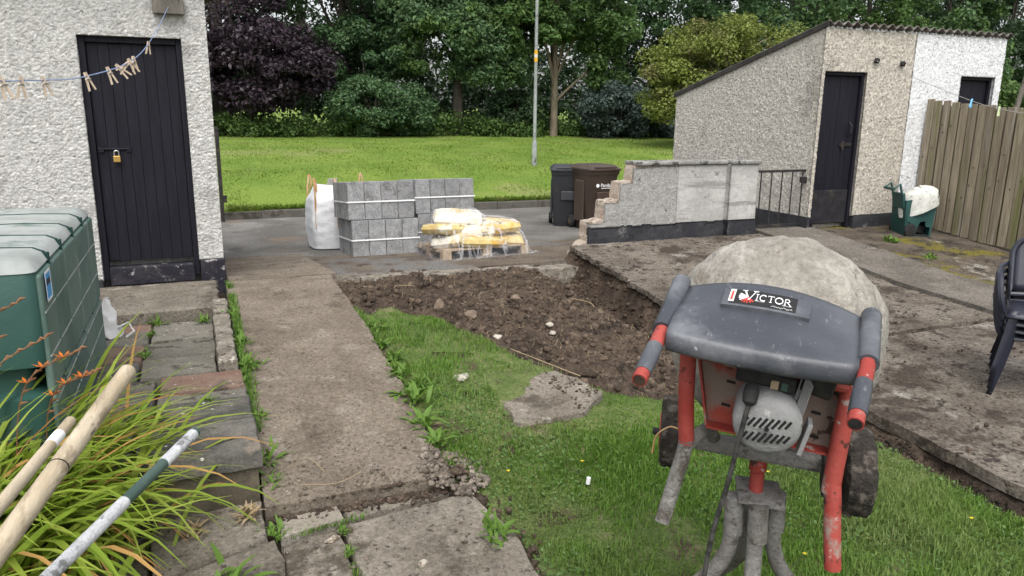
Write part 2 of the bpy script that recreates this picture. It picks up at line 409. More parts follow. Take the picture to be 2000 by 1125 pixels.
mat('weathered_wood', (.11, .1, .085), (.19, .172, .148), 8, .9, .5, 70, stretch=(1, 1, .12), spots=[((.05, .043, .035), 9, .58, .72, (6, 6, .8))])
mat('fence_board', (.17, .142, .1), (.25, .212, .155), 5, .9, .35, 90, stretch=(5, 5, .3), spots=[((.13, .14, .05), .9, .55, .74), ((.1, .083, .06), 8, .6, .76, (9, 9, .45)), ((.3, .275, .235), 2.0, .6, .8)], objvar=.22)
mat('block', (.24, .243, .247), (.32, .323, .327), 14, .98, .9, 110, spots=[((.16, .16, .16), 5, .6, .76), ((.14, .14, .14), 45, .62, .74), ((.4, .4, .4), 52, .62, .74)], grain=(.22, 150), objvar=.17)
mat('strap_white', (.75, .75, .75), None, 5, .5)
mat('bag_white', (.66, .67, .69), (.74, .75, .77), 8, .75, .6, 14)
mat('strap_tan', (.45, .25, .12), (.55, .38, .22), 9, .8)
mat('pallet_wood', (.3, .22, .14), (.4, .31, .21), 9, .9, .3, 70, spots=[((.15, .11, .08), 9, .6, .8)], objvar=.12)
mat('bag_yellow', (.47, .36, .14), (.58, .47, .22), 7, .6, .4, 25, spots=[((.6, .56, .46), 5, .55, .66), ((.1, .09, .08), 7, .66, .72), ((.5, .3, .06), 3, .6, .72)], spec=.3)
mat('bag_pale', (.56, .52, .42), (.64, .61, .53), 7, .6, .4, 25, spots=[((.52, .4, .16), 4, .55, .68), ((.12, .11, .11), 8, .66, .72)])
mat('bag_grey', (.16, .17, .2), (.22, .23, .26), 6, .55, .3, 25)
mat('bin_black', (.026, .028, .033), (.036, .038, .043), 3, .5, .1, 120, spots=[((.06, .06, .06), 4, .66, .85)], spec=.45)
mat('bin_brown', (.05, .034, .026), (.06, .042, .032), 3, .5, .1, 120, spots=[((.12, .1, .08), 5, .7, .8)], spec=.45)
mat('rubber', (.014, .014, .014), (.022, .022, .022), 12, .8, .3, 60)
mat('rubber_mud', (.03, .026, .022), (.055, .047, .04), 12, .97, 1., 50, spots=[((.13, .112, .095), 20, .5, .68)], grain=(.4, 70))
mat('cart_green', (.016, .055, .05), (.024, .072, .066), 3, .55, .1, 60)
mat('sack_white', (.5, .5, .46), (.62, .62, .58), 14, .9, .6, 60, spots=[((.25, .27, .22), 20, .63, .7)])
mat('chair_plastic', (.014, .016, .028), (.019, .021, .034), 5, .42, .05, 90, spec=.5)
mat('mixer_red', (.26, .034, .026), (.34, .062, .05), 6, .55, .25, 60, spots=[((.27, .22, .19), 5, .58, .7), ((.38, .31, .28), 18, .66, .74), ((.06, .025, .02), 11, .68, .74)], spec=.35)
mat('mixer_tray', (.3, .05, .035), (.36, .07, .05), 4, .6, .2, 60, spots=[((.24, .185, .155), 3, .4, .56), ((.07, .04, .03), 16, .64, .7)], spec=.3)
mat('cement_coat', (.29, .27, .235), (.38, .357, .315), 5, .98, 1., 45, spots=[((.24, .205, .165), 3.5, .6, .76), ((.17, .15, .125), 12, .68, .78), ((.44, .42, .38), 6, .66, .8)], grain=(.22, 70))
mat('cement_grey', (.19, .18, .165), (.27, .26, .245), 8, .97, .9, 70, spots=[((.12, .105, .09), 14, .55, .7)], grain=(.22, 100))
mat('motor_grey', (.25, .25, .25), (.31, .31, .31), 5, .85, .5, 50, spots=[((.14, .14, .14), 7, .6, .75), ((.42, .41, .4), 13, .68, .74)])
mat('guard_black', (.038, .042, .052), (.07, .075, .087), 2.6, .42, .12, 70, spots=[((.14, .147, .162), 2.2, .52, .82), ((.2, .205, .215), 14, .66, .9, (3, .5, 3)), ((.3, .3, .3), 40, .76, .84)], spec=.5)  # blue-grey tone and broad blotches hold sky reflection, with dust and scratches
mat('black_part', (.012, .012, .013), (.03, .029, .027), 14, .7, .3, 60)
mat('cable', (.014, .014, .014), (.05, .048, .045), 30, .6, .3, 60)
mat('lamp_steel', (.23, .25, .24), (.31, .33, .32), 4, .7, .1, 60, spots=[((.1, .11, .09), 3, .62, .75)], metallic=.2)
mat('lamp_band', (.6, .33, .03), None, 5, .5)
mat('roof_sheet', (.1, .09, .08), (.17, .15, .135), 5, .95, .7, 60, spots=[((.25, .24, .22), 6, .62, .75)])
mat('roof_dark', (.03, .028, .026), (.05, .047, .044), 5, .9, .4, 60)
mat('bark', (.13, .105, .075), (.2, .165, .12), 9, .95, .8, 40, stretch=(1, 1, .3), spots=[((.11, .12, .06), 3, .58, .8)])
mat('bark_dark', (.05, .042, .035), (.08, .07, .058), 9, .95, .6, 40, stretch=(1, 1, .3))
mat('dry_stem', (.24, .18, .1), (.33, .26, .16), 9, .9, island=.4)
mat('poly_bag', (.6, .6, .6), (.68, .68, .68), 9, .45, .3, 25)
leafmat('grass', (.075, .18, .02), (.17, .275, .05), .55, .4, (.17, .225, .07))
leafmat('grass_field', (.115, .21, .022), (.19, .275, .042), .6, .4, (.24, .265, .09))
leafmat('clover', (.08, .165, .04), (.15, .23, .085), .6, .3)
leafmat('weed', (.07, .16, .022), (.16, .26, .05), .5, .35)
leafmat('croc_green', (.17, .27, .022), (.32, .39, .07), .4, .42)
leafmat('croc_brown', (.3, .15, .05), (.4, .25, .08), .6, .2)
leafmat('croc_flower', (.6, .12, .02), (.65, .2, .03), .5, .3)
leafmat('croc_seed', (.2, .1, .055), (.3, .16, .08), .6, .2)
leafmat('beech_purple', (.026, .018, .028), (.07, .05, .064), .38, .18)
leafmat('leaf_mid', (.05, .108, .05), (.1, .17, .068), .5, .35)
leafmat('leaf_ash', (.075, .145, .07), (.13, .21, .09), .5, .4, (.13, .215, .06))
leafmat('leaf_syc', (.06, .125, .04), (.125, .2, .058), .5, .4)
leafmat('leaf_yellow', (.13, .175, .03), (.21, .25, .06), .5, .3, (.14, .13, .05))
leafmat('leaf_grey', (.045, .072, .062), (.09, .12, .105), .5, .25)
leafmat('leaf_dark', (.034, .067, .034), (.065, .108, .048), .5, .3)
leafmat('leaf_under', (.05, .105, .025), (.1, .16, .042), .55, .3)
leafmat('petal_yellow', (.8, .6, .03), (.85, .68, .05), .5, .2)
m, nt, bs, out = nodes_of('film')
vec, raw = coords(nt)
tr = N(nt, 'BsdfTransparent'); tr.inputs[0].default_value = (.97, .97, .98, 1)
gl = N(nt, 'BsdfGlossy'); gl.inputs['Roughness'].default_value = .3
df = N(nt, 'BsdfDiffuse'); df.inputs[0].default_value = (.5, .5, .52, 1); gl.inputs['Color'].default_value = (.5, .5, .52, 1)
lw = N(nt, 'LayerWeight'); lw.inputs[0].default_value = .35
m1 = nt.nodes.new('ShaderNodeMixShader'); m2 = nt.nodes.new('ShaderNodeMixShader'); m1.inputs[0].default_value = .72
nt.links.new(gl.outputs[0], m1.inputs[1]); nt.links.new(df.outputs[0], m1.inputs[2])
mp = nt.nodes.new('ShaderNodeMapping'); mp.inputs['Rotation'].default_value = (0, .6, .5); mp.inputs['Scale'].default_value = (2, 12, 5)
nt.links.new(raw, mp.inputs[0])
wr = ramp(nt, noise(nt, mp.outputs[0], 2.2, 4, .6, .8), .52, .74)
ma = nt.nodes.new('ShaderNodeMath'); ma.operation = 'MULTIPLY_ADD'; ma.inputs[1].default_value = .5; ma.inputs[2].default_value = .04
nt.links.new(wr, ma.inputs[0])
mb_ = nt.nodes.new('ShaderNodeMath'); mb_.operation = 'MULTIPLY_ADD'; mb_.inputs[1].default_value = .15; nt.links.new(lw.outputs['Facing'], mb_.inputs[0]); nt.links.new(ma.outputs[0], mb_.inputs[2])
nt.links.new(mb_.outputs[0], m2.inputs[0]); nt.links.new(tr.outputs[0], m2.inputs[1]); nt.links.new(m1.outputs[0], m2.inputs[2])
bp = N(nt, 'Bump'); bp.inputs['Strength'].default_value = .8; bp.inputs['Distance'].default_value = .02
nt.links.new(noise(nt, mp.outputs[0], 2.2, 4, .6, .8), bp.inputs['Height']); nt.links.new(bp.outputs[0], gl.inputs['Normal'])
nt.links.new(m2.outputs[0], out.inputs[0]); MATS['film'] = m
m, nt, bs, out = nodes_of('film_fold')
bs.inputs['Base Color'].default_value = (.8, .8, .82, 1); bs.inputs['Roughness'].default_value = .3; bs.inputs['Alpha'].default_value = .17
MATS['film_fold'] = m

# ------------------------------------------------------------------ levels of the ground (metres, by distance Y)
def pathz(y): return np.interp(y, [.5, 2.9, 3.35, 4.3, 5.2, 6.54, 8.8, 9.3], [-.22, -.17, -.08, .07, .15, .2, -.05, -.1])
def rz(y): return np.interp(y, [0, 2.3, 3.2, 5.4, 6.1, 7.4, 7.9], [-.25, -.22, -.17, -.06, .02, .14, .15])
def tarz(y): return np.interp(y, [7.2, 8.0, 8.75, 9.7, 10.7, 14.2], [-.03, -.05, -.1, -.183, -.265, -.33])
def fieldz(y): return np.interp(y, [14.1, 14.5, 17, 20, 25, 34, 80, 200], [-.19, -.14, .31, .52, .72, .9, 1.5, 2])
DIG = ([.9, 1.05, 1.3, 1.6, 1.9, 2.15, 2.4, 2.9, 3.3, 3.9], [5.35, 5.4, 5.6, 5.4, 4.65, 4.15, 3.85, 3.75, 3.6, 3.4])
def dug(x, y):   # 1 inside the dug bed
    b = np.interp(x, *DIG) + .22 * fbm(x * 2.5, y * 2.5, 5)
    return sstep(-.08, .1, y - b)
def lawnz(x, y):
    t = np.clip((x - 1.0) / 2.8, 0, 1)
    z = (pathz(y) - .05) * (1 - t) + (rz(y) - .06) * t
    z = np.where(y > 6.3, np.minimum(z, np.interp(y, [6.3, 7.4], [.12, -.02])), z)
    z = z + .03 * fbm(x * 1.7, y * 1.7, 9)
    d = dug(x, y)
    lump = .1 * fbm(x * 3.2, y * 3.2, 21, 5) + .065 * np.abs(fbm(x * 9, y * 9, 33, 4)) + .04 * fbm(x * 24, y * 24, 41, 3)
    z = z + d * (-.07 + lump)
    tr = sstep(3.15, 3.5, x) * sstep(4.3, 5.2, y) * (1 - sstep(7.2, 7.4, y))
    z = z - tr * (.24 + .05 * fbm(x * 4, y * 4, 51))
    tn = sstep(3.5, 3.62, x) * (1 - sstep(4.0, 4.6, y))
    z = z - tn * .12
    z = z + sstep(3.4, 3.6, x) * sstep(4.4, 5.0, y) * (.07 * fbm(x * 8, y * 8, 71, 4) + .05 * np.abs(fbm(x * 18, y * 18, 72, 3)))
    bank = sstep(3.66 + .16 * fbm(y * 3, x * 0, 61), 3.86 + .04 * fbm(y * 5, x * 0, 62), x)
    z = z * (1 - bank) + (rz(y) - .05) * bank
    return z

# ------------------------------------------------------------------ the setting
struct(sheet('ground', -250, 250, -200, 300, 25, lambda x, y: -.8 + 0 * x, 'earth', skirt=0))
struct(sheet('road', -40, 60, 7.42, 14.12, .35, lambda x, y: tarz(y) + .012 * fbm(x * .8, y * .8, 3), 'tarmac', skirt=.2))
struct(sheet('street_apron', 1.09, 6.0, 7.43, 9.5, .05, lambda x, y: tarz(y) + .012 * fbm(x * .8, y * .8, 3) + np.where((y > 9.2) | (x > 4.6), -.05 * np.maximum(sstep(9.2, 9.5, y), sstep(4.6, 6, x)), 0) + .016 + .008 * fbm(x * 5, y * 5, 6), 'tarmac_dirty', skirt=.2))
fo = struct(sheet('grass_field', -60, 90, 14.2, 160, 1.0, lambda x, y: fieldz(y) + .05 * fbm(x * .35, y * .35, 4), 'field', skirt=.2))
kb = struct(thing('kerb', None, None, (0, 14.13, 0)))
kme = MB().bb(-.448, .448, -.06, .07, -.2, .14).build('kerbstone', 'kerbstone', kb, bevel=.012)
kme.location = (-3, 0, -.33)
rg = random.Random(4)
for i in range(1, 32):
    k = kme.copy(); COL.objects.link(k); k.parent = kb
    k.location = (-3 + .9 * i, rg.uniform(-.012, .012), -.33 + rg.uniform(-.012, .01)); k.rotation_euler = (rg.uniform(-.03, .03), 0, rg.uniform(-.008, .008))
# concrete garden path with a ramp at the end
def pz(x, y): return pathz(y) + .004 * fbm(x * 6, y * 6, 8) + .0045 * np.sin(y * 2 * math.pi / .045) * np.clip(vn(x * 20, y * 8, 3) - .2, 0, 1)
struct(sheet('concrete_path', .172, 1.02, 3.2, 6.52, .012, pz, 'path_concrete', skirt=.25, jag=.02))
struct(sheet('path_ramp', .2, 1.08, 6.545, 9.1, .02, pz, 'path_concrete', skirt=.25, jag=.015, seed=4))
# dug bed and lawn share one sheet of earth; the lawn grass grows on it
gs = sheet('dug_soil', 1.0, 3.92, .4, 7.5, .0145, lawnz, 'soil', skirt=0)
struct(gs)
# matted turf over the part that was not dug
Xg, Yg = np.meshgrid(np.linspace(1.03, 3.62, 150), np.linspace(.4, 6.0, 300), indexing='ij')
Vg = np.stack([Xg, Yg, lawnz(Xg, Yg) + .006 + .006 * fbm(Xg * 14, Yg * 14, 3)], -1).reshape(-1, 3)
cen = gridquads(150, 300); cxg = Vg[cen].mean(1)
okg = (dug(cxg[:, 0], cxg[:, 1]) < .35) & (cxg[:, 0] > 1.06 + .05 * fbm(cxg[:, 1] * 6, cxg[:, 1] * 0, 4) + np.where(cxg[:, 1] < 3.3, .1, 0)) & (cxg[:, 0] < 3.58 + .06 * fbm(cxg[:, 1] * 5, cxg[:, 1] * 0, 6)) & (vn(cxg[:, 0] * 5, cxg[:, 1] * 5, 24) > .12)
struct(npmesh('lawn', Vg, cen[okg][:, ::-1], 'turf', None, True))
# yard slabs to the right
yard = struct(thing('concrete_yard', None, None, (0, 0, 0)))
def yz(x, y): return rz(y) + .012 * fbm(x * 1.3, y * 1.3, 12) + .005 * fbm(x * 8, y * 8, 13)
sheet('slab', 3.79, 6.42, 4.27, 7.44, .03, yz, 'slab_dirty', yard, skirt=.05, jag=.06, seed=3)
sheet('slab', 3.76, 6.42, .2, 4.24, .03, lambda x, y: yz(x, y) - .02, 'slab_dirty', yard, skirt=.07, jag=.02, seed=7)
struct(sheet('garden_footpath', 6.45, 7.32, .5, 9.5, .05, lambda x, y: np.where(y > 7.6, np.interp(y, [7.6, 9.5], [.145, -.2]), rz(y)) + .03 + .002 * np.sin(x * 90), 'footpath', skirt=.25, jag=.02))
struct(sheet('mossy_ground', 7.35, 11, 1, 7.6, .06, lambda x, y: rz(y) + .02 * fbm(x * 3, y * 3, 17) + .012 * fbm(x * 12, y * 12, 18), 'moss_dirt', skirt=.25))
# patio in the foreground
pat = struct(thing('patio', None, None, (0, 0, 0)))
def slabpoly(pts, z0, z1, name, m, parent, seed=0, rough=.006, tilt=(0, 0)):
    """paving slab from an outline, edge slightly ragged, top slightly uneven"""
    rg = random.Random(seed); P = []
    for i in range(len(pts)):
        a, b = Vector(pts[i]), Vector(pts[(i + 1) % len(pts)]); n = max(1, int((b - a).length / .06))
        for k in range(n):
            p = a.lerp(b, k / n); P.append((p.x + rg.uniform(-rough, rough), p.y + rg.uniform(-rough, rough)))
    n = len(P); cx = sum(p[0] for p in P) / n; cy = sum(p[1] for p in P) / n
    zt = lambda x, y: z1(x, y) if callable(z1) else z1 + tilt[0] * (x - cx) + tilt[1] * (y - cy)
    V = [(x, y, zt(x, y) - .012) for x, y in P] + [(x, y, z0) for x, y in P]
    V += [(cx + (x - cx) * .975, cy + (y - cy) * .975, zt(x, y) + rg.uniform(-.002, .002)) for x, y in P]
    V += [(cx + (x - cx) * .5, cy + (y - cy) * .5, zt(cx + (x - cx) * .5, cy + (y - cy) * .5) + rg.uniform(-.003, .003)) for x, y in P]
    V.append((cx, cy, zt(cx, cy)))
    F = [(i, (i + 1) % n, n + (i + 1) % n, n + i) for i in range(n)]
    F += [(i, 2 * n + i, 2 * n + (i + 1) % n, (i + 1) % n) for i in range(n)]
    F += [(2 * n + i, 3 * n + i, 3 * n + (i + 1) % n, 2 * n + (i + 1) % n) for i in range(n)]
    F += [(3 * n + i, 4 * n, 3 * n + (i + 1) % n) for i in range(n)]
    return MB().add(V, F).build(name, m, parent, smooth=True, angle=30)
for i, (pts, m) in enumerate([
        ([(.22, 2.98), (.46, 3.03), (.45, 1.4), (.18, 1.4)], 'slab_grey'),
        ([(.48, 3.035), (1.1, 3.12), (1.16, 2.7), (1.02, 1.4), (.47, 1.4)], 'slab_grey'),
        ([(.22, 3.17), (.48, 3.19), (.5, 3.07), (.22, 3.01)], 'patio_pale'),
        ([(.5, 3.19), (.88, 3.22), (1.02, 3.14), (.52, 3.07)], 'slab_grey'),
        ([(-.7, 2.66), (.18, 2.76), (.16, 1.4), (-.7, 1.4)], 'slab_grey'),
        ([(-.62, 3.28), (-.3, 3.28), (-.29, 2.72), (-.62, 2.7)], 'slab_grey')]):
    slabpoly(pts, -.35, -.175 + .006 * (i % 3) - (.03 if i >= 4 else 0), 'slab', m, pat, 10 + i)
struct(sheet('bed_earth', -2.6, 1.25, .3, 3.42, .05, lambda x, y: -.235 + .02 * fbm(x * 4, y * 4, 77) - .0 * x, 'soil_dark', skirt=0))
# raised paving in front of the left outbuilding
rp = struct(thing('raised_paving', None, None, (0, 0, 0)))
MB().bb(-2.6, .16, 3.37, 6.9, -.3, .03).build('fill', 'soil_dark', rp)
MB().bb(-.9, .165, 3.35, 3.372, -.3, .062).build('riser', 'riser', rp)
MB().bb(.145, .167, 3.374, 4.5, -.3, .06).build('riser', 'riser', rp)
for i, (x0, x1, y0, y1, m, dz) in enumerate([
        (-.34, .185, 3.33, 3.74, 'paver_dark', 0), (-.36, .18, 3.75, 4.05, 'paver_dark', .004), (-.27, .175, 4.06, 4.2, 'paver_grey', -.005),
        (-.26, .17, 4.215, 4.5, 'paver_red', .004), (-.9, -.36, 3.35, 3.8, 'paver_grey', -.01), (-.9, -.38, 3.82, 4.04, 'paver_grey', -.006),
        (-.8, -.29, 4.06, 4.5, 'paver_grey', -.004), (-.7, -.39, 4.53, 4.86, 'paver_dark', 0), (-.375, .035, 4.52, 4.88, 'paver_grey', .002),
        (-.75, -.38, 4.88, 5.22, 'paver_red', .002), (-.365, .04, 4.9, 5.24, 'paver_grey', -.003),
        (-.78, -.36, 5.24, 5.56, 'paver_grey', -.003), (-.345, .04, 5.26, 5.58, 'paver_grey', .003), (-.8, -.36, 5.58, 5.76, 'paver_red', -.01), (-.345, .04, 5.6, 5.76, 'paver_grey', -.012)]):
    slabpoly([(x0, y0), (x1, y0), (x1, y1), (x0, y1)], .02, .1 + dz, 'slab', m, rp, 30 + i, .005)
slabpoly([(-1.0, 5.79), (.1, 5.82), (.1, 6.7), (-1.0, 6.7)], .0, lambda x, y: .175 + .01 * (y - 5.8), 'slab', 'slab_grey', rp, 60, .012)
slabpoly([(.045, 4.53), (.145, 4.52), (.15, 5.95), (.05, 5.96)], -.05, lambda x, y: .17 + .02 * (y - 4.5), 'edging_kerb', 'kerb_old', rp, 63, .008)
# ------------------------------------------------------------------ rendered walls
def dashwall(name, org, u, n, W, z0, top, step, m, parent, openings=(), amp=.011, freq=42, seed=1, depth=.1, off=(0, 0, 0), keep=None):
    """a wall face of thrown render: real relief; door openings get reveals"""
    topf = top if callable(top) else (lambda a: top + 0 * a)
    nu = int(W / step) + 1; nv = int((float(np.max(topf(np.array([0, W])))) - z0) / step) + 1
    U, T = np.meshgrid(np.linspace(0, W, nu), np.linspace(0, 1, nv), indexing='ij')
    Z = z0 + T * (topf(U) - z0)
    D = amp * (1 - 1.35 * worley(U * freq, Z * freq, seed)) + amp * .55 * fbm(U * freq * .45, Z * freq * .45, seed + 5, 3) + amp * .5 * fbm(U * 3, Z * 3, seed + 9)
    org, u, n = np.array(org, float), np.array(u, float), np.array(n, float)
    P = org - np.array(off) + U[..., None] * u + Z[..., None] * np.array([0, 0, 1.]) + D[..., None] * n
    V = P.reshape(-1, 3); idx = np.arange(nu * nv).reshape(nu, nv)
    uc = (U[:-1, :-1] + U[1:, 1:]) / 2; zc = (Z[:-1, :-1] + Z[1:, 1:]) / 2
    pres = np.ones_like(uc, bool)
    for (a, b, c, d) in openings: pres &= ~((uc > a) & (uc < b) & (zc > c) & (zc < d))
    if keep is not None: pres &= keep(uc, zc)
    q = gridquads(nu, nv).reshape(nu - 1, nv - 1, 4)
    F = [q[pres]]
    pp = np.zeros((nu + 1, nv + 1), bool); pp[1:-1, 1:-1] = pres
    E = []
    i, j = np.nonzero(pp[1:-1, :] != pp[1:-1, :]) if False else (None, None)
    a = pp[:-1, 1:-1] != pp[1:, 1:-1]
    ii, jj = np.nonzero(a); E.append(np.stack([idx[ii, jj], idx[ii, jj + 1]], -1))
    a = pp[1:-1, :-1] != pp[1:-1, 1:]
    ii, jj = np.nonzero(a); E.append(np.stack([idx[ii, jj], idx[ii + 1, jj]], -1))
    E = np.concatenate(E); uq, inv = np.unique(E.ravel(), return_inverse=True); inv = inv.reshape(-1, 2)
    mid = V[uq] - n * depth * .5 + (np.random.default_rng(seed).uniform(-.003, .003, (len(uq), 3))); bk = V[uq] - n * depth
    b0 = len(V); b1 = b0 + len(uq); V = np.concatenate([V, mid, bk])
    F.append(np.stack([E[:, 0], E[:, 1], b0 + inv[:, 1], b0 + inv[:, 0]], -1)); F.append(np.stack([b0 + inv[:, 0], b0 + inv[:, 1], b1 + inv[:, 1], b1 + inv[:, 0]], -1))
    return npmesh(name, V, np.concatenate(F), m, parent, False)

def plankdoor(parent, x0, x1, y, z0, z1, n, m, seed, bottom=0):
    """ledged door of vertical boards: door > plank, bolt"""
    rg = random.Random(seed)
    d = MB().bb(x0 - .0, x1 + .0, y + .024, y + .034, z0 + .004, z1).build('door', m, parent)
    wd = (x1 - x0) / n
    for i in range(n):
        b = rg.uniform(0, bottom)
        MB().bb(x0 + i * wd + .001, x0 + (i + 1) * wd - .001, y + rg.uniform(-.003, .001), y + .022, z0 + b, z1).build('plank', m, d, bevel=.002, seg=2)
    return d

# ---- outbuilding on the left
LB = thing('outbuilding', 'near outbuilding of white roughcast with a padlocked black plank door', 'outbuilding', (-1.2, 6.85, 0))
o_ = (-1.2, 6.85, 0)
dashwall('wall', (-2.6, 6.85, 0), (1, 0, 0), (0, -1, 0), 2.78, .2, 2.75, .0072, 'roughcast_white', LB, [(1.85, 2.585, .1, 2.125), (2.585, 2.9, 0, .335)], .0095, 58, 3, .11, o_)
MB().bb(-2.6, -.76, 6.97, 9.6, -.3, 2.75).bb(-.76, -.012, 7.05, 9.6, -.3, 2.75).bb(-.012, .165, 6.965, 9.6, -.3, 2.75).bb(-.76, -.012, 6.97, 7.05, 2.128, 2.75).build('wall_core', 'roughcast_white', LB, off=o_)
MB().bb(-.008, .19, 6.838, 9.55, -.2, .332).build('plinth', 'paint_peel', LB, off=o_, bevel=.01)
MB().bb(-2.6, -.752, 6.83, 6.9, -.2, .22).build('plinth', 'plinth_black', LB, off=o_, bevel=.01)
fr = MB().bb(-.752, -.7, 6.885, 6.96, .2, 2.13).bb(-.058, -.012, 6.885, 6.96, .2, 2.13).bb(-.7, -.058, 6.885, 6.96, 2.075, 2.13)
fr.build('door_frame', 'paint_black', LB, off=o_, bevel=.006)
MB().bb(-.7, -.058, 6.86, 6.99, .15, .305).build('threshold', 'paint_peel', LB, off=o_, bevel=.012)
dr = plankdoor(LB, -.698 - o_[0], -.06 - o_[0], 6.915 - o_[1], .345, 2.072, 8, 'paint_black', 2, .012)
MB().tube([(-.69 + 1.2, .055, 1.262), (-.46 + 1.2, .055, 1.262)], .008, 8).box((-.67 + 1.2, .06, 1.262), (.04, .02, .05)).box((-.56 + 1.2, .06, 1.262), (.05, .02, .035)).box((-.47 + 1.2, .06, 1.262), (.03, .02, .045)).build('bolt', 'paint_black', dr)
MB().bb(-2.75, .32, 6.62, 9.8, 2.752, 2.9).build('roof', 'roof_dark', LB, off=o_, bevel=.02)
tb = tag(MB().bb(-.2, .026, 6.775, 6.838, 2.3, 2.42).build('timber_block', 'weathered_wood', None, bevel=.006), 'weathered timber block on the white wall above the padlocked door', 'timber')
pl = thing('padlock', 'small brass padlock hanging on the bolt of the near black door', 'padlock', (-.56, 6.875, 1.16))
MB().bb(-.026, .026, -.012, .012, 0, .05).build('body', 'brass', pl, bevel=.004)
MB().tube([(-.016, 0, .045)] + [(-.016 * math.cos(a), 0, .075 + .016 * math.sin(a)) for a in np.linspace(0, math.pi, 7)] + [(.016, 0, .045)], .0045, 6).build('shackle', 'steel', pl, smooth=True)
# gate leaf standing open beyond the corner of the outbuilding, seen on its edge
eg = thing('iron_post', 'thin black iron post just past the corner of the near outbuilding', 'post', (.4, 13.85, -.35))
MB().bb(-.03, .03, -.03, .03, 0, 1.6).build('post', 'iron', eg, bevel=.004)
MB().bb(-.022, .022, -.022, .022, 1.6, 1.63).build('cap', 'iron', eg, bevel=.006)
MB().box((.05, -.01, .42), (.07, .06, .12)).build('hinge', 'iron', eg, bevel=.004)

# ---- outbuilding on the right : mono-pitch roof of corrugated sheet
RB = thing('corrugated_roof_outbuilding', 'far outbuilding with stained roughcast gable and sloping corrugated roof', 'outbuilding', (8.8, 9, 0))
o_ = (8.8, 9, 0)
XL, XR, YF, YB = 7.2, 10.42, 7.45, 10.5
gt = lambda a: 2.62 - .255 * a            # roof slope along the gable
dashwall('gable_wall', (XL, YF, 0), (0, 1, 0), (-1, 0, 0), YB - YF, .3, gt, .013, 'roughcast_stained', RB, [], .01, 46, 13, .05, o_)
dashwall('front_wall', (XL - .005, YF, 0), (1, 0, 0), (0, -1, 0), 8.72 - XL, .3, 2.62, .013, 'roughcast_cream', RB, [(.055, .745, 0, 2.115)], .01, 46, 17, .1, o_)
dashwall('neighbour_wall', (8.72, YF - .004, 0), (1, 0, 0), (0, -1, 0), XR - 8.72, .3, 2.62, .013, 'roughcast_bright', RB, [(.9, 1.565, 0, 2.11)], .01, 46, 23, .1, o_)
cr = MB()
for (a, b) in ((XL + .03, 7.25), (7.94, 9.62), (10.285, XR - .02)): cr.bb(a, b, YF + .09, YB, -.3, 1.7)
cr.bb(7.25, 7.94, YF + .16, YB, -.3, 1.7).bb(9.62, 10.285, YF + .16, YB, -.3, 1.7)
M_ = Matrix.Identity(4)
cr.add([(x, y, z) for x in (XL + .03, XR - .02) for (y, z) in ((YF + .16, 1.7), (YB, 1.7), (YB, 1.76), (YF + .16, 2.55))], [(0, 1, 2, 3), (7, 6, 5, 4), (0, 4, 5, 1), (1, 5, 6, 2), (2, 6, 7, 3), (3, 7, 4, 0)])
cr.build('wall_core', 'roughcast_stained', RB, off=o_)
MB().bb(XL - .012, XL + .02, YF - .012, YB, -.3, .312).bb(7.97, XR, YF - .012, YF + .05, -.3, .31).bb(XL + .03, 7.22, YF - .012, YF + .05, -.3, .31).build('plinth', 'plinth_black', RB, off=o_)
for (a, b, nm) in ((7.25, 7.94, 0), (9.62, 10.285, 1)):
    MB().bb(a, a + .045, YF + .03, YF + .1, .1, 2.115).bb(b - .045, b, YF + .03, YF + .1, .1, 2.115).bb(a + .045, b - .045, YF + .03, YF + .1, 2.07, 2.115).build('door_frame', 'paint_black', RB, off=o_, bevel=.004)
    d = plankdoor(RB, a + .047 - o_[0], b - .047 - o_[0], YF + .075 - o_[1], .2, 2.068, 6, 'paint_black', 5 + nm)
    if nm == 0:
        MB().bb(a + .05, b - .05, YF + .058, YF + .072, .21, .64).build('kick_plate', 'paint_worn', d, off=o_, bevel=.003)
        MB().bb(7.66, 7.86, YF + .055, YF + .072, 1.2, 1.24).bb(7.7, 7.73, YF + .05, YF + .072, 1.14, 1.26).tube([(7.8, YF + .06, 1.33), (7.8, YF + .02, 1.36), (7.8, YF + .02, 1.46), (7.8, YF + .06, 1.49)], .01, 6).build('latch', 'iron', d, off=o_)
    else:
        MB().bb(10.05, 10.08, YF + .05, YF + .074, 1.7, 1.76).build('latch', 'iron', d, off=o_)
# corrugated roof sheet with a drip edge over the front
nx, ny = 340, 26
U, W_ = np.meshgrid(np.linspace(XL - .03, XR + .06, nx), np.linspace(YF - .06, YB + .06, ny), indexing='ij')
wv = .024 * np.sin(U * 2 * math.pi / .146) + .006 * fbm(U * 6, W_ * 2, 3)
Zr = 2.665 - .255 * (W_ - YF) + wv
Vt = np.stack([U, W_, Zr], -1).reshape(-1, 3) - np.array(o_); Vb = Vt - np.array([0, 0, .012])
q = gridquads(nx, ny); idx = np.arange(nx * ny).reshape(nx, ny); k = nx * ny
lp = np.concatenate([idx[:, 0], idx[-1, 1:], idx[-2::-1, -1], idx[0, -2:0:-1]]); a = lp; b = np.roll(lp, -1)
npmesh('roof', np.concatenate([Vt, Vb]), np.concatenate([q, q[:, ::-1] + k, np.stack([a, a + k, b + k, b], -1)]), 'roof_sheet', RB, True, 40)
mo = MB()
for i in range(23):      # mortar filling below the corrugations
    x = 7.28 + i * .146 + .01 * math.sin(i * 5)
    if x < XR - .03: mo.box((x, YF + .02, 2.64), (.11, .05, .06 + .02 * math.sin(i * 3.1)), taper=.6)
mo.build('eaves_mortar', 'roughcast_bright', RB, off=o_)
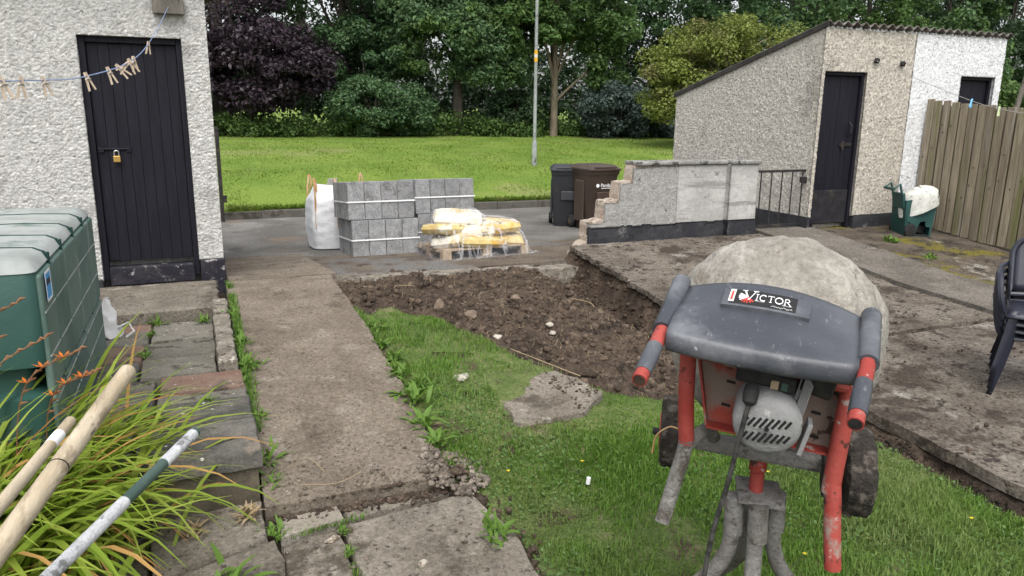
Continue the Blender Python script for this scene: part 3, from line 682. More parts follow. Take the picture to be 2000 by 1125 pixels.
bg_ = MB().prism([(0, 0), (3.15, -.255 * 3.15), (3.15, -.255 * 3.15 - .06), (0, -.06)], .02, Matrix.Translation((XL - .012, YF - .055, 2.69)) @ Matrix.Rotation(R(90), 4, 'Z'))
bg_.build('barge_board', 'roof_dark', RB, off=o_)
for (x, z) in ((8.05, 2.26), (8.5, 2.235)):
    MB().box((x, YF - .03, z), (.05, .05, .05), (0, .4, .3)).tube([(x, YF, z), (x, YF - .07, z)], .008, 6).build('wall_hook', 'iron', RB, off=o_)

# ---- broken garden wall
GW = thing('garden_wall', 'low grey rendered garden wall with stepped broken end', 'wall', (5.2, 7.6, .1)); o_ = (5.2, 7.6, .1)
prof = [(3.9, -.3), (6.33, -.3), (6.33, 1.0), (4.64, 1.0), (4.62, .83), (4.46, .815), (4.44, .62), (4.27, .605), (4.25, .4), (4.07, .375), (4.05, .16), (3.98, .1)]
pr = []
rg = random.Random(8)
for i in range(len(prof)):
    a, b = prof[i], prof[(i + 1) % len(prof)]; L = math.dist(a, b); n = max(1, int(L / .04)) if i > 2 else 1
    for t in range(n): pr.append((a[0] + (b[0] - a[0]) * t / n + (rg.uniform(-.007, .007) if i > 2 and t else 0), a[1] + (b[1] - a[1]) * t / n + (rg.uniform(-.006, .006) if i > 2 and t else 0)))
MB().prism(pr, .2, Matrix.Translation((0, 7.515, 0))).build('brick_core', 'broken_brick', GW, off=o_)
st_x = np.array([3.9, 4.06, 4.061, 4.26, 4.261, 4.45, 4.451, 4.63, 4.631, 7]); st_z = np.array([.1, .13, .37, .385, .595, .61, .81, .82, .99, .99])
kp = lambda u, z: z < np.interp(u + 3.9, st_x, st_z) - .004 + .012 * fbm(u * 14, z * 14, 5) - .012 * (u < .9)
dashwall('roughcast_render', (3.9, 7.505, 0), (1, 0, 0), (0, -1, 0), 1.33, .31, .995, .012, 'render_grey', GW, [], .007, 48, 31, .03, o_, kp)
dashwall('smooth_render', (5.225, 7.503, 0), (1, 0, 0), (0, -1, 0), .71, .31, .995, .02, 'render_smooth', GW, [], .003, 12, 37, .03, o_)
dashwall('pier', (5.93, 7.43, 0), (1, 0, 0), (0, -1, 0), .41, .31, 1.0, .02, 'render_smooth', GW, [], .004, 12, 39, .1, o_)
MB().bb(5.935, 6.335, 7.44, 7.74, -.3, .998).build('pier_core', 'render_smooth', GW, off=o_)
dashwall('plinth', (4.06, 7.492, 0), (1, 0, 0), (0, -1, 0), 1.875, -.1, .325, .02, 'plinth_black', GW, [], .008, 14, 43, .05, o_, lambda u, z: z < .315 + .012 * fbm(u * 9, z * 0, 3))
dashwall('plinth', (5.925, 7.415, 0), (1, 0, 0), (0, -1, 0), .42, -.1, .335, .02, 'plinth_black', GW, [], .006, 14, 44, .3, o_)
for (a, b) in ((4.65, 5.2), (5.21, 5.92), (5.93, 6.36)):
    yy = 7.40 if a > 5.9 else 7.47
    MB().bb(a, b, yy, 7.76, 1.002, 1.045).build('coping', 'coping', GW, off=o_, bevel=.012)
# broken foot of the wall
slabpoly([(3.84, 7.38), (4.05, 7.42), (4.08, 7.6), (3.9, 7.66)], -.3, .04, 'broken_footing', 'broken_brick', None, 5, .02).parent = GW
for ch in GW.children:
    if ch.name.startswith('broken_footing'): ch.location = (-5.2, -7.6, -.1)

# ---- small iron gate between wall and outbuilding
IG = thing('small_iron_gate', 'low black iron bar gate between grey wall and far outbuilding', 'gate', (6.4, 7.56, .14))
MB().bb(0, .98, -.014, .014, .06, .085).build('bottom_rail', 'iron', IG)
MB().bb(0, .98, -.014, .014, .74, .77).build('top_rail', 'iron', IG)
for i in range(6): MB().tube([(.1 + .165 * i, 0, .07), (.1 + .165 * i, 0, .76)], .0085, 8).build('bar', 'iron', IG)
MB().bb(.955, .985, -.016, .016, -.03, .8).build('stile', 'iron', IG)
MB().bb(-.01, .02, -.016, .016, -.03, .78).build('stile', 'iron', IG)
MB().box((.76, -.02, .64), (.09, .05, .07)).bb(.78, 1.03, -.035, -.01, .595, .62).build('latch', 'iron', IG, bevel=.004)

# ---- timber fence
FN = thing('board_fence', 'weathered vertical board fence with green algae beside far outbuilding', 'fence', (9.05, 6.0, 0))
rg = random.Random(12)
for i in range(34):          # front boards, and boards added behind to keep the gaps dark
    back = i >= 17; y = 7.36 - (i % 17) * .123 - 6.0 - (.0615 if back else 0)
    z0 = float(rz(y + 6.0)) + .01 + rg.uniform(-.01, .02); z1 = float(rz(y + 6)) + (1.62 if back else 1.66) + rg.uniform(-.02, .02); x = .005 if back else -.04 + rg.uniform(-.004, .004)
    a, b = y - .052 + rg.uniform(-.004, .003), y + .052 + rg.uniform(-.003, .004); s = rg.uniform(-.008, .008)
    MB().add([(x, a, z0), (x, b, z0 + rg.uniform(-.008, .008)), (x, b + s, z1), (x, a + s, z1 + rg.uniform(-.01, .01)), (x + .02, a, z0), (x + .02, b, z0), (x + .02, b + s, z1), (x + .02, a + s, z1)],
             [(0, 3, 2, 1), (4, 5, 6, 7), (0, 1, 5, 4), (1, 2, 6, 5), (2, 3, 7, 6), (3, 0, 4, 7)]).build('board', 'fence_board', FN, bevel=.004)
    if back: continue
    for _ in range(rg.randint(1, 2)):
        kz = rg.uniform(.5, 1.5); MB().box((x - .0005, (a + b) / 2 + rg.uniform(-.03, .03), kz), (.004, .018, .024)).build('knot', 'bark_dark', FN, bevel=.006)
for z in (.35, 1.1): MB().add([(.02, -.95, z + float(rz(5.05))), (.06, -.95, z + float(rz(5.05))), (.06, 1.42, z + .12), (.02, 1.42, z + .12), (.02, -.95, z + .09 + float(rz(5.05))), (.06, -.95, z + .09 + float(rz(5.05))), (.06, 1.42, z + .21), (.02, 1.42, z + .21)],
    [(0, 3, 2, 1), (4, 5, 6, 7), (0, 1, 5, 4), (1, 2, 6, 5), (2, 3, 7, 6), (3, 0, 4, 7)]).build('rail', 'weathered_wood', FN)
for y in (-.9, 1.3): MB().bb(.06, .14, y - .04, y + .04, -.3, 1.6).build('post', 'weathered_wood', FN)
tag(MB().tube([(9.32, 6.55, -.4), (9.34, 6.42, 1.72), (9.36, 6.1, 3.6)], .03, 10).build('clothes_pole', 'weathered_wood', None, smooth=True), 'thin grey pole leaning behind the weathered board fence', 'pole')

# ---- clothes lines and pegs
def catenary(pts, n=8):
    P = [Vector(p) for p in pts]; out = []
    for i in range(len(P) - 1):
        p0, p1, p2, p3 = P[max(i - 1, 0)], P[i], P[i + 1], P[min(i + 2, len(P) - 1)]
        for k in range(n):
            t = k / n
            out.append(.5 * ((2 * p1) + (p2 - p0) * t + (2 * p0 - 5 * p1 + 4 * p2 - p3) * t * t + (3 * p1 - p0 - 3 * p2 + p3) * t ** 3))
    return out + [P[-1]]
L1 = [(-.085, 6.77, 2.35), (-.177, 5.76, 2.052), (-.24, 4.33, 1.819), (-.39, 3.7, 1.716), (-.50, 3.43, 1.691), (-.53, 3.25, 1.684), (-.557, 2.98, 1.674), (-.6, 2.6, 1.68), (-.8, .9, 1.85)]
lp1 = catenary(L1, 8)
tag(MB().tube(lp1, .0024, 6).build('washing_line', 'line_blue', None, smooth=True), 'thin blue washing line running to the block above the padlocked door', 'washing line')
def peg(pos, roll, label, m='peg_wood', yaw=.3, sc=1, group='wooden pegs on the blue line'):
    t = thing('clothes_peg', label, 'peg', pos, yaw, group); t.rotation_euler = (0, roll, yaw); t.scale = (sc, sc, sc)
    for s in (-1, 1):
        MB().add([(s * .001, -.005, .018), (s * .006, -.005, .018), (s * .009, -.005, -.012), (s * .016, -.005, -.058), (s * .009, -.005, -.058), (s * .001, -.005, -.012),
                  (s * .001, .005, .018), (s * .006, .005, .018), (s * .009, .005, -.012), (s * .016, .005, -.058), (s * .009, .005, -.058), (s * .001, .005, -.012)],
                 [(0, 1, 2, 3, 4, 5), (11, 10, 9, 8, 7, 6)] + [(i, i + 6, (i + 1) % 6 + 6, (i + 1) % 6) for i in range(6)]).build('jaw', m, t)
    MB().tube([(-.011, -.007, -.012), (0, -.009, -.008), (.011, -.007, -.012)], .002, 5).build('spring', 'steel', t)
    return t
def online(y):
    for a, b in zip(lp1, lp1[1:]):
        if b.y <= y <= a.y: return a.lerp(b, (a.y - y) / (a.y - b.y))
    return lp1[-1]
for y, r_, lb in [(5.3, .1, 'small wooden peg high on the blue line by the door lintel'), (4.38, -.1, 'pale wooden peg at the top of the bunched group on the line'),
                  (4.28, -.5, 'wooden peg splayed sideways below the bunched group on the line'), (4.2, .8, 'wooden peg lying along the line in the bunched group'),
                  (4.06, -.8, 'wooden peg tilted strongly, left of the bunched group'), (3.93, -.35, 'thick wooden peg hanging over the dark door boards'),
                  (3.72, -.3, 'wooden peg hanging at the hinge edge of the padlocked door'), (3.43, -.25, 'slim pale wooden peg hanging against the white wall'),
                  (3.2, .05, 'dark wooden peg hanging straight against the white wall'), (3.0, -.25, 'large wooden peg at the left edge of the picture')]:
    peg(online(y) + Vector((0, 0, -.002)), r_, lb)
L2 = [(8.02, 7.39, 2.25), (8.065, 6.747, 1.994), (7.45, 5.605, 1.747), (7.114, 5.058, 1.668), (6.919, 4.683, 1.626), (6.106, 3.559, 1.559), (4.2, .8, 1.75)]
tag(MB().tube(catenary(L2), .003, 6).build('washing_line', 'line_grey', None, smooth=True), 'thin grey washing line from far outbuilding wall past the fence', 'washing line')
peg((7.45, 5.605, 1.747), .3, 'pale blue plastic peg on the grey line by the fence top', 'peg_blue', sc=1.2, group='plastic pegs on the grey line')
peg((7.114, 5.058, 1.668), 0, 'lime plastic peg on the grey line by the fence top', 'peg_lime', sc=1.2, group='plastic pegs on the grey line')
# ------------------------------------------------------------------ oil tank
TK = thing('oil_tank', 'ribbed green plastic oil tank with pale grey top beside the white outbuilding', 'oil tank', (-1.15, 4.24, .1))
X1, X0, Y0, Y1, Z1 = .55, -.65, -.9, .9, .92         # local
def tankring(z, ins):   # rounded-rectangle ring
    c = .045; P = []
    for (sx, sy, a0) in ((1, -1, -90), (1, 1, 0), (-1, 1, 90), (-1, -1, 180)):
        for a in np.linspace(a0, a0 + 90, 5):
            cx = (X1 - ins - c) if sx > 0 else (X0 + ins + c); cy = (Y1 - ins - c) if sy > 0 else (Y0 + ins + c)
            P.append((cx + c * math.cos(R(a)), cy + c * math.sin(R(a)), z))
    return P
t = MB()
rings = [tankring(z, i) for z, i in ((0, .03), (.02, 0), (.36, 0), (.38, .06), (.47, .06), (.49, .0), (.86, .0), (.9, .02), (.915, .05))]
n = len(rings[0]); V = [p for r_ in rings for p in r_]
t.add(V, [(i * n + j, i * n + (j + 1) % n, (i + 1) * n + (j + 1) % n, (i + 1) * n + j) for i in range(len(rings) - 1) for j in range(n)] + [tuple(range(n))[::-1]])
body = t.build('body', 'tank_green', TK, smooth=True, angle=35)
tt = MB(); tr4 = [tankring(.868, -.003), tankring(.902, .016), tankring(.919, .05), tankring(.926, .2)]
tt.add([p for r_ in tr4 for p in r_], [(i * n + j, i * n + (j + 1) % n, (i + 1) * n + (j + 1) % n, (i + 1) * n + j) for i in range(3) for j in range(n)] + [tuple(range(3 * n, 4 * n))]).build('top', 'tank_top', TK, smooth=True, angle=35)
MB().lathe([(.09, .93), (.09, .965), (.075, .975)], 20, Matrix.Translation((-.15, .1, 0))).build('filler_cap', 'tank_rib', TK, smooth=True)
ys = [-.9 + .3, -.9 + .64, -.9 + 1.02, -.9 + 1.4]      # dark grooves run over the top and down the side
edges = [-.88] + ys + [.88]
for i in range(5):
    a, b = edges[i] + .012, edges[i + 1] - .012
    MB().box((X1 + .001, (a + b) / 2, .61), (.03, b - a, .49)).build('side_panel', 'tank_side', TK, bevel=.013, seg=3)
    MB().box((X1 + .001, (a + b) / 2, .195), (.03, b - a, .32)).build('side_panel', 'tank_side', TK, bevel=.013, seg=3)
    for z in (.2, .33, .52, .7):
        MB().box((X1 + .0155, (a + b) / 2, z), (.006, b - a - .004, .009)).build('seam', 'tank_top', TK, bevel=.003)
for y in ys:
    MB().tube([(X1 + .006, y, .85), (X1 - .008, y, .9), (X1 - .045, y, .917), (X1 - .2, y, .925), (X0 + .45, y + .0, .926)], [.006, .006, .006, .006, .003], 6).build('top_groove', 'tank_rib', TK, smooth=True)
for y in ys:
    MB().box((X1 + .004, y, .46), (.012, .02, .88)).build('groove', 'tank_rib', TK, bevel=.003)
lb = MB().bb(X1 + .0195, X1 + .0215, -.815, -.71, .735, .85).build('sticker', 'label_blue', TK)
MB().bb(X1 + .0216, X1 + .0225, -.82, -.705, .843, .853).bb(X1 + .0216, X1 + .0225, -.82, -.705, .732, .74).bb(X1 + .0216, X1 + .0225, -.822, -.814, .732, .853).bb(X1 + .0216, X1 + .0225, -.711, -.703, .732, .853).build('sticker_border', 'white_paint', lb)
MB().bb(X1 + .0216, X1 + .0225, -.8, -.725, .795, .82).build('sticker_print', 'ink', lb)
# thin plastic carrier bag caught behind the tank
pb = MB(); P = []
for i in range(14):
    row = []
    for j in range(9):
        a = j / 8 * 2 * math.pi; zz = i / 13; rr = .075 * (1 - .75 * zz) * (1 + .25 * math.sin(a * 3 + i))
        row.append((rr * math.cos(a), rr * math.sin(a) * .7, .26 * zz + .012 * math.sin(a * 2 + i * .9)))
    P.append(row)
pb.grid(P).tube([(.05, -.02, .06), (.12, -.05, .1), (.15, -.06, .04), (.1, -.05, .0)], .008, 5)
pbo = tag(pb.build('plastic_bag', 'poly_bag', None, smooth=True), 'crumpled white plastic bag lying behind the green oil tank', 'bag'); pbo.location = (-.6, 5.5, .1)

# ------------------------------------------------------------------ tool shafts in the near left corner
def shaft(name, pts, r, m, label, seg=None, cat='shaft'):
    t = thing(name, label, cat, pts[0])
    o = MB().tube([Vector(p) - Vector(pts[0]) for p in pts], r, 18).build('shaft', m, t, smooth=True, angle=40, bevel=.003)
    return t
def lerp3(a, b, t): return Vector(a).lerp(Vector(b), t)
A, B = (-.151, 1.603, 1.089), (-.275, 1.083, 1.03)
A2 = lerp3(A, B, 3.2)
s1 = shaft('wooden_tool_shaft', [A2, lerp3(A, A2, .5), A], .0155, 'pine_pole', 'thick pale wooden shaft with a thin ring, between the two thinner shafts')
MB().tube([lerp3(A, A2, .2) - A2, lerp3(A, A2, .2015) - A2], .0161, 18).build('ring', 'iron', s1, smooth=True)
A, B = (-.29, 1.79, .93), (-.35, 1.312, .953)
A2 = lerp3(A, B, 3.5)
s2 = shaft('wooden_tool_shaft', [A2, lerp3(A, A2, .5), A], .0118, 'pine_pole', 'thin pale wooden shaft with a white sticker near its end')
MB().tube([lerp3(A, A2, .05) - A2, lerp3(A, A2, .085) - A2], .0122, 18).build('sticker', 'white_paint', s2, smooth=True)
A, B = (-.038, 1.628, .933), (-.271, 1.169, .9)
A2 = lerp3(A, B, 2.6)
s3 = shaft('taped_pole', [A2, lerp3(A, A2, .5), A], .0105, 'pole_green', 'dark green metal pole partly wrapped in white tape')
for a, b in ((.01, .1), (.2, .36), (.5, .56)):
    MB().tube([lerp3(A, A2, a) - A2, lerp3(A, A2, (a + b) / 2) - A2, lerp3(A, A2, b) - A2], .0115, 18).build('tape', 'tape_white', s3, smooth=True)
# the shafts lie in the tray of a wheelbarrow standing just outside the picture
WB = thing('wheelbarrow', 'wheelbarrow tray carrying the pale tool shafts, out of the left edge', 'wheelbarrow', (-.76, .28, -.235))
def tray(z, e): return [(-.3 - e, -.42 - e, z), (.3 + e, -.42 - e, z), (.3 + e, .42 + e, z), (-.3 - e, .42 + e, z)]
MB().add(tray(.66, .0) + tray(1.12, .1), [(3, 2, 1, 0)] + [(i, (i + 1) % 4, 4 + (i + 1) % 4, 4 + i) for i in range(4)]).build('tray', 'cart_green', WB, solid=.004)
for s in (-1, 1):
    MB().tube([(s * .3, -.9, .75), (s * .25, -.4, .6), (s * .12, .6, .3)], .017, 8).build('handle', 'iron', WB, smooth=True)
    MB().tube([(s * .26, -.3, .6), (s * .28, -.35, .0)], .015, 8).build('leg', 'iron', WB, smooth=True)
MB().lathe([(.06, -.04), (.19, -.045), (.2, 0), (.19, .045), (.06, .04)], 20, Matrix.Translation((0, .62, .2)) @ Matrix.Rotation(R(90), 4, 'Y')).build('wheel', 'rubber', WB, smooth=True)

# ------------------------------------------------------------------ crocosmia clump
CR = thing('crocosmia_plant', 'clump of arching sword leaved plant with orange flowers by oil tank', 'plant', (-.76, 3.12, -.23))
rg = random.Random(21)
def blade(base, az, L, arch, w, twist=0, n=8):
    P = []; p = Vector(base); el = R(arch[0])
    for i in range(n + 1):
        t_ = i / n; P.append(p.copy()); e = el - R(arch[1]) * t_ ** 1.3
        p = p + Vector((math.cos(az) * math.cos(e), math.sin(az) * math.cos(e), math.sin(e))) * (L / n)
    V = []; sd_ = Vector((-math.sin(az + twist), math.cos(az + twist), 0))
    for i, q in enumerate(P):
        t_ = i / n; ww = w * (min(1, .45 + 2.2 * t_) if t_ < .3 else (1 - ((t_ - .3) / .7) ** 2.2)); ww = max(ww, .0008)
        nn = Vector((0, 0, .25 * ww))
        V += [q - sd_ * ww + nn, q, q + sd_ * ww + nn]
    F = []
    for i in range(n):
        a = i * 3; F += [(a, a + 1, a + 4, a + 3), (a + 1, a + 2, a + 5, a + 4)]
    return V, F
mass = MB(); massb = MB(); cnt = 0
for i in range(760):
    bx, by = rg.gauss(-.06, .2), rg.gauss(0.02, .24)
    az = rg.gauss(R(0), R(70)); L = rg.uniform(.5, 1.12); brown = rg.random() < .1
    V, F = blade((bx, by, 0), az, L, (rg.uniform(55, 86), rg.uniform(60, 135)), rg.uniform(.008, .0185), rg.uniform(-.5, .5))
    tip = V[-2]
    if brown and cnt < 2000: massb.add(V, F)
    elif i < 190: MB().add(V, F).build('leaf', 'croc_green', CR, smooth=True)
    else: mass.add(V, F)
mass.build('foliage', 'croc_green', CR, smooth=True)['kind'] = 'stuff'
massb.build('withered_foliage', 'croc_brown', CR, smooth=True)['kind'] = 'stuff'
for i, (dx, dy, hh, az) in enumerate([(.02, .1, .95, -.3), (-.1, .0, 1.0, .2), (-.22, -.1, 1.05, 0), (.1, .2, .85, -.6), (-.2, .15, 1.12, .1)]):
    st = catenary([(dx, dy, 0), (dx + .02, dy, hh * .5), (dx + .1 * math.cos(az), dy + .1 * math.sin(az), hh * .85), (dx + .3 * math.cos(az), dy + .3 * math.sin(az), hh * .98)], 6)
    so_ = MB().tube(st, .0028, 5).build('flower_stem', 'croc_seed', CR, smooth=True)
    for k, p in enumerate(st[-9:]):
        MB().tube([p, p + Vector((.012, rg.uniform(-.012, .012), .012)), p + Vector((.03, rg.uniform(-.02, .02), .014))], [.003, .006, .002], 6).build('seed_head', 'croc_seed', so_, smooth=True)
    if i in (0, 3):
        for k in range(3):
            c = st[-3 - 2 * k]; fl = MB()
            for q in range(6):
                a = q * math.pi / 3; d = Vector((math.cos(a), math.sin(a), .5)).normalized(); sd_ = d.cross(Vector((0, 0, 1))).normalized() * .006
                fl.add([c, c + d * .02 + sd_, c + d * .04, c + d * .02 - sd_], [(0, 1, 2, 3)])
            fl.build('flower', 'croc_flower', so_)

# ------------------------------------------------------------------ concrete block packs
BLK = {}
def pack(label, x, y, z, nx_, ny_, seed, rot=0.0, missing=()):
    t = thing('block_pack', label, 'block pack', (x, y, z), rot, 'strapped packs of concrete blocks'); t.rotation_euler = (R(-5), 0, rot)
    rg = random.Random(seed); w_, d_, h_ = .2, .1, .44
    if 'me' not in BLK:
        o = MB().bb(.0025, w_ - .0025, .0022, d_ - .0022, 0, h_).build('concrete_block', 'block', None, bevel=.005, seg=1)
        BLK['me'] = o.data; BLK['o'] = o; o.parent = t; first = o
    for i in range(nx_):
        for j in range(ny_):
            if (i, j) in missing: continue
            if BLK.get('o') is not None: o = BLK['o']; BLK['o'] = None
            else:
                o = bpy.data.objects.new('concrete_block', BLK['me']); COL.objects.link(o)
                md = o.modifiers.new('bevel', 'BEVEL'); md.width = .005; md.segments = 1; md.limit_method = 'ANGLE'
            o.parent = t; o.location = (i * w_ + rg.uniform(0, .003), j * d_ + rg.uniform(0, .003) + rg.uniform(-.004, .004) * (j in (0, ny_ - 1)), 0)
    X, Y, e = nx_ * w_ + .004, ny_ * d_ + .006, .006
    MB().bb(-e, X + e, -e - .003, -e, .2, .216).bb(-e, X + e, Y + e, Y + e + .003, .2, .216).bb(-e - .003, -e, -e, Y + e, .2, .216).bb(X + e, X + e + .003, -e, Y + e, .2, .216).build('strap', 'strap_white', t)
    return t
za = -.112
pack('lower front pack of grey concrete blocks beside the yellow bags', 1.645, 8.76, za, 4, 9, 1)
pack('upper front pack of grey blocks with a white strap', 1.615, 8.82, za + .442, 4, 9, 2, .012)
pack('lower back pack of grey blocks partly behind the wrapped pallet', 2.62, 9.4, -.157, 4, 9, 3, -.02)
pack('upper back pack of grey blocks right of the front stack', 2.6, 9.45, -.157 + .442, 4, 9, 4, .0)

# ------------------------------------------------------------------ white bulk bag behind the blocks
BB = thing('bulk_bag', 'white woven bulk bag with tan lifting loops beside grey blocks', 'bulk bag', (1.76, 10.25, -.228)); BB.rotation_euler = (R(-4), 0, 0); BB.scale = (.93, .93, .95)
V = []; nz, na = 26, 56
for i in range(nz):
    t_ = i / (nz - 1); hw = .41 + .035 * math.sin(math.pi * min(1, t_ * 1.1)) - .16 * max(0, t_ - .8) / .2 ** 1 * .5
    for j in range(na):
        a = 2 * math.pi * j / na; c, s = math.cos(a), math.sin(a); e = .32
        x, y = hw * math.copysign(abs(c) ** e, c), hw * math.copysign(abs(s) ** e, s)
        f_ = 1 + .03 * float(fbm(np.array(a * 2.2), np.array(t_ * 5), 5)) + .012 * float(fbm(np.array(a * 3), np.array(t_ * 26), 6)) + .006 * math.sin(t_ * 40 + 3 * math.sin(a * 2))
        V.append((x * f_, y * f_, .02 + .84 * t_ + .03 * math.sin(a * 4) * t_))
b_ = MB().add(V, [(i * na + j, i * na + (j + 1) % na, (i + 1) * na + (j + 1) % na, (i + 1) * na + j) for i in range(nz - 1) for j in range(na)] + [tuple(range(na))[::-1], tuple((nz - 1) * na + j for j in range(na))])
b_.build('sack', 'bag_white', BB, smooth=True)
for (x, y, dx) in ((-.38, -.36, .0), (-.09, -.43, -.02), (-.38, .38, .04), (.36, .35, .05)):
    pts = catenary([(x, y - .04, .3), (x, y - .045, .82), (x + dx * .3, y - .03, .9), (x + dx, y, .985 + dx), (x + dx + .03, y + .03, .9), (x + .03, y + .02, .8)], 5)
    m_ = MB()
    for p, q in zip(pts, pts[1:]):
        d = (q - p); s_ = Vector((.013, .008, 0)); m_.add([p - s_, p + s_, q + s_, q - s_], [(0, 1, 2, 3)])
    m_.build('lifting_loop', 'strap_tan', BB, solid=.004)
MB().box((-.13, -.36, .93), (.14, .004, .1), (.5, 0, .3)).build('paper_label', 'off_white', BB)

# ------------------------------------------------------------------ pallet, cement bags, stretch film
PX, PY, PZ = 3.02, 8.5, -.098
PL = thing('pallet', 'worn wooden pallet under yellow bags and clear film', 'pallet', (PX, PY, PZ), R(6)); PL.rotation_euler = (R(-4), 0, R(6))
for i in range(7): MB().box((-.02, -.42 + .14 * i, .125), (1.08, .1, .02)).build('deck_board', 'pallet_wood', PL)
for x in (-.5, 0, .5):
    MB().box((x - .02, 0, .107), (.1, .94, .016)).build('stringer', 'pallet_wood', PL)
    MB().box((x - .02, 0, .009), (.1, .94, .018)).build('bottom_board', 'pallet_wood', PL)
    for y in (-.42, 0, .42): MB().box((x - .02, y, .058), (.1, .1, .08)).build('block', 'pallet_wood', PL)
def bag(label, x, y, z, rz_, L, W, H, m, seed, ry=0.0, text=True):
    t = thing('cement_bag', label, 'bag', (x, y, z), rz_, 'cement bags on the pallet'); t.rotation_euler = (.13 * math.sin(seed * 2.3), ry + .09 * math.sin(seed * 1.7), rz_); t.location.z -= .07 * (y - PY)
    nu, nv = 30, 20; V = []
    for side in (1, -1):
        for i in range(nu):
            for j in range(nv):
                u, v = i / (nu - 1) * 2 - 1, j / (nv - 1) * 2 - 1
                h = (max(0, 1 - abs(u) ** 8) ** .5) * (max(0, 1 - abs(v) ** 6) ** .5)
                wr = .014 * float(fbm(np.array(u * 3.5 + seed), np.array(v * 3 + side), seed)) + .008 * math.sin(v * 26) * abs(u) ** 6
                px, py = u * L / 2 * (1 - .05 * v * v), v * W / 2 * (1 - .07 * u * u)
                V.append((px, py, H / 2 + side * (h * H / 2 + wr * (h > .02))))
    k = nu * nv; F = []
    for i in range(nu - 1):
        for j in range(nv - 1):
            a = i * nv + j; F += [(a, a + nv, a + nv + 1, a + 1), (k + a, k + a + 1, k + a + nv + 1, k + a + nv)]
    MB().add(V, F).build('sack', m, t, smooth=True)
    if text:
        cu = bpy.data.curves.new('print', 'FONT'); cu.body = 'CEMCOR'; cu.size = .05; cu.extrude = .0005; cu.align_x = 'CENTER'
        to = bpy.data.objects.new('print', cu); COL.objects.link(to)
        bpy.context.view_layer.update()
        me = bpy.data.meshes.new_from_object(to); bpy.data.objects.remove(to)
        po = link('print', me, 'ink', t); po.location = (-.1, -W / 2 + .014, H / 2 - .018); po.rotation_euler = (R(80), 0, 0)
    return t
zz = PZ + .136
BAGS = [('yellow cement bag at the near edge of the pallet, printed side out', 3.0, 8.2, 0, 7, .6, .38, .13, 'bag_yellow', 0, True),
        ('yellowish bag under the pile at the left end of the pallet', 2.7, 8.4, .0, 70, .6, .4, .15, 'bag_pale', 0, False),
        ('yellow cement bag at the right end, resting on the deck', 3.44, 8.42, 0, 75, .58, .38, .13, 'bag_yellow', 0, False),
        ('yellow cement bag low in the far row', 3.0, 8.68, 0, 8, .6, .4, .15, 'bag_yellow', 0, False),
        ('orange yellow bag jutting out over the left pallet edge', 2.66, 8.34, .13, 25, .56, .36, .13, 'bag_yellow', .03, True),
        ('pale yellow bag in the hollow at the front of the pile', 2.98, 8.36, .1, -20, .56, .38, .14, 'bag_pale', 0, False),
        ('yellow cement bag lying across the right middle of the pile', 3.26, 8.33, .12, 14, .58, .36, .13, 'bag_yellow', .02, True),
        ('plump yellow bag on top at the right end of the pile', 3.38, 8.58, .12, 35, .58, .4, .16, 'bag_yellow', .08, False),
        ('pale whitish bag topping the pile on the pallet', 2.86, 8.56, .22, -15, .6, .42, .17, 'bag_pale', .02, False),
        ('grey printed bag showing between the yellow ones', 3.1, 8.56, .14, 10, .5, .36, .13, 'bag_grey', 0, False)]
for i, (lb, x, y, dz, rz_, L_, W_, H_, m_, ry_, tx) in enumerate(BAGS): bag(lb, x, y, zz + dz, R(rz_), L_, W_, H_, m_, i + 1, ry_, tx)
# clear film drawn tight over pile and pallet: follows the tops of the bags, then runs out to the pallet edge and the ground
nx, ny = 110, 90
ca, sa = math.cos(R(6)), math.sin(R(6))
gx, gy = np.meshgrid(np.linspace(-.68, .66, nx), np.linspace(-.6, .58, ny), indexing='ij')
wx, wy = PX + gx * ca - gy * sa, PY + gx * sa + gy * ca
zt = np.where((np.abs(gx + .02) < .55) & (np.abs(gy) < .48), .142, .0)
for (lb, x, y, dz, rz_, L_, W_, H_, m_, ry_, tx) in BAGS:
    c_, s_ = math.cos(R(rz_)), math.sin(R(rz_)); u = ((wx - x) * c_ + (wy - y) * s_) / (L_ / 2); v = (-(wx - x) * s_ + (wy - y) * c_) / (W_ / 2)
    ins = (np.abs(u) < 1.02) & (np.abs(v) < 1.02)
    hh = H_ / 2 + H_ / 2 * np.sqrt(np.clip(1 - np.abs(u) ** 8, 0, 1)) * np.clip(1 - np.abs(v) ** 6, 0, 1) ** .5
    zt = np.maximum(zt, np.where(ins, .136 + dz + hh - u * L_ / 2 * math.sin(ry_), 0))
zs = zt.copy()
for _ in range(14):       # stretched film bridges the hollows
    pz_ = np.pad(zs, 1, mode='edge'); zs = np.maximum(zt, (pz_[:-2, 1:-1] + pz_[2:, 1:-1] + pz_[1:-1, :-2] + pz_[1:-1, 2:]) / 4)
rr = np.maximum(np.abs(gx + .01) / .67, np.abs(gy + .01) / .59)
zf = zs + .012 + .012 * np.abs(fbm(gx * 5 + gy * 14, gy * 5 - gx * 9, 9)) + .006 * fbm(gx * 22, gy * 22, 7)
zf = np.maximum(zf * (1 - sstep(.9, 1.0, rr)), .012 + .03 * vn(gx * 9, gy * 9, 3) * (rr > .9))
fl_ = npmesh('stretch_film', np.stack([gx, gy, zf], -1).reshape(-1, 3), gridquads(nx, ny), 'film', None, True)
fl_.location = (PX, PY, PZ); fl_.rotation_euler = (R(-4), 0, R(6))
tag(fl_, 'crumpled clear plastic film stretched over the yellow bags', 'plastic film')
rg = random.Random(6)
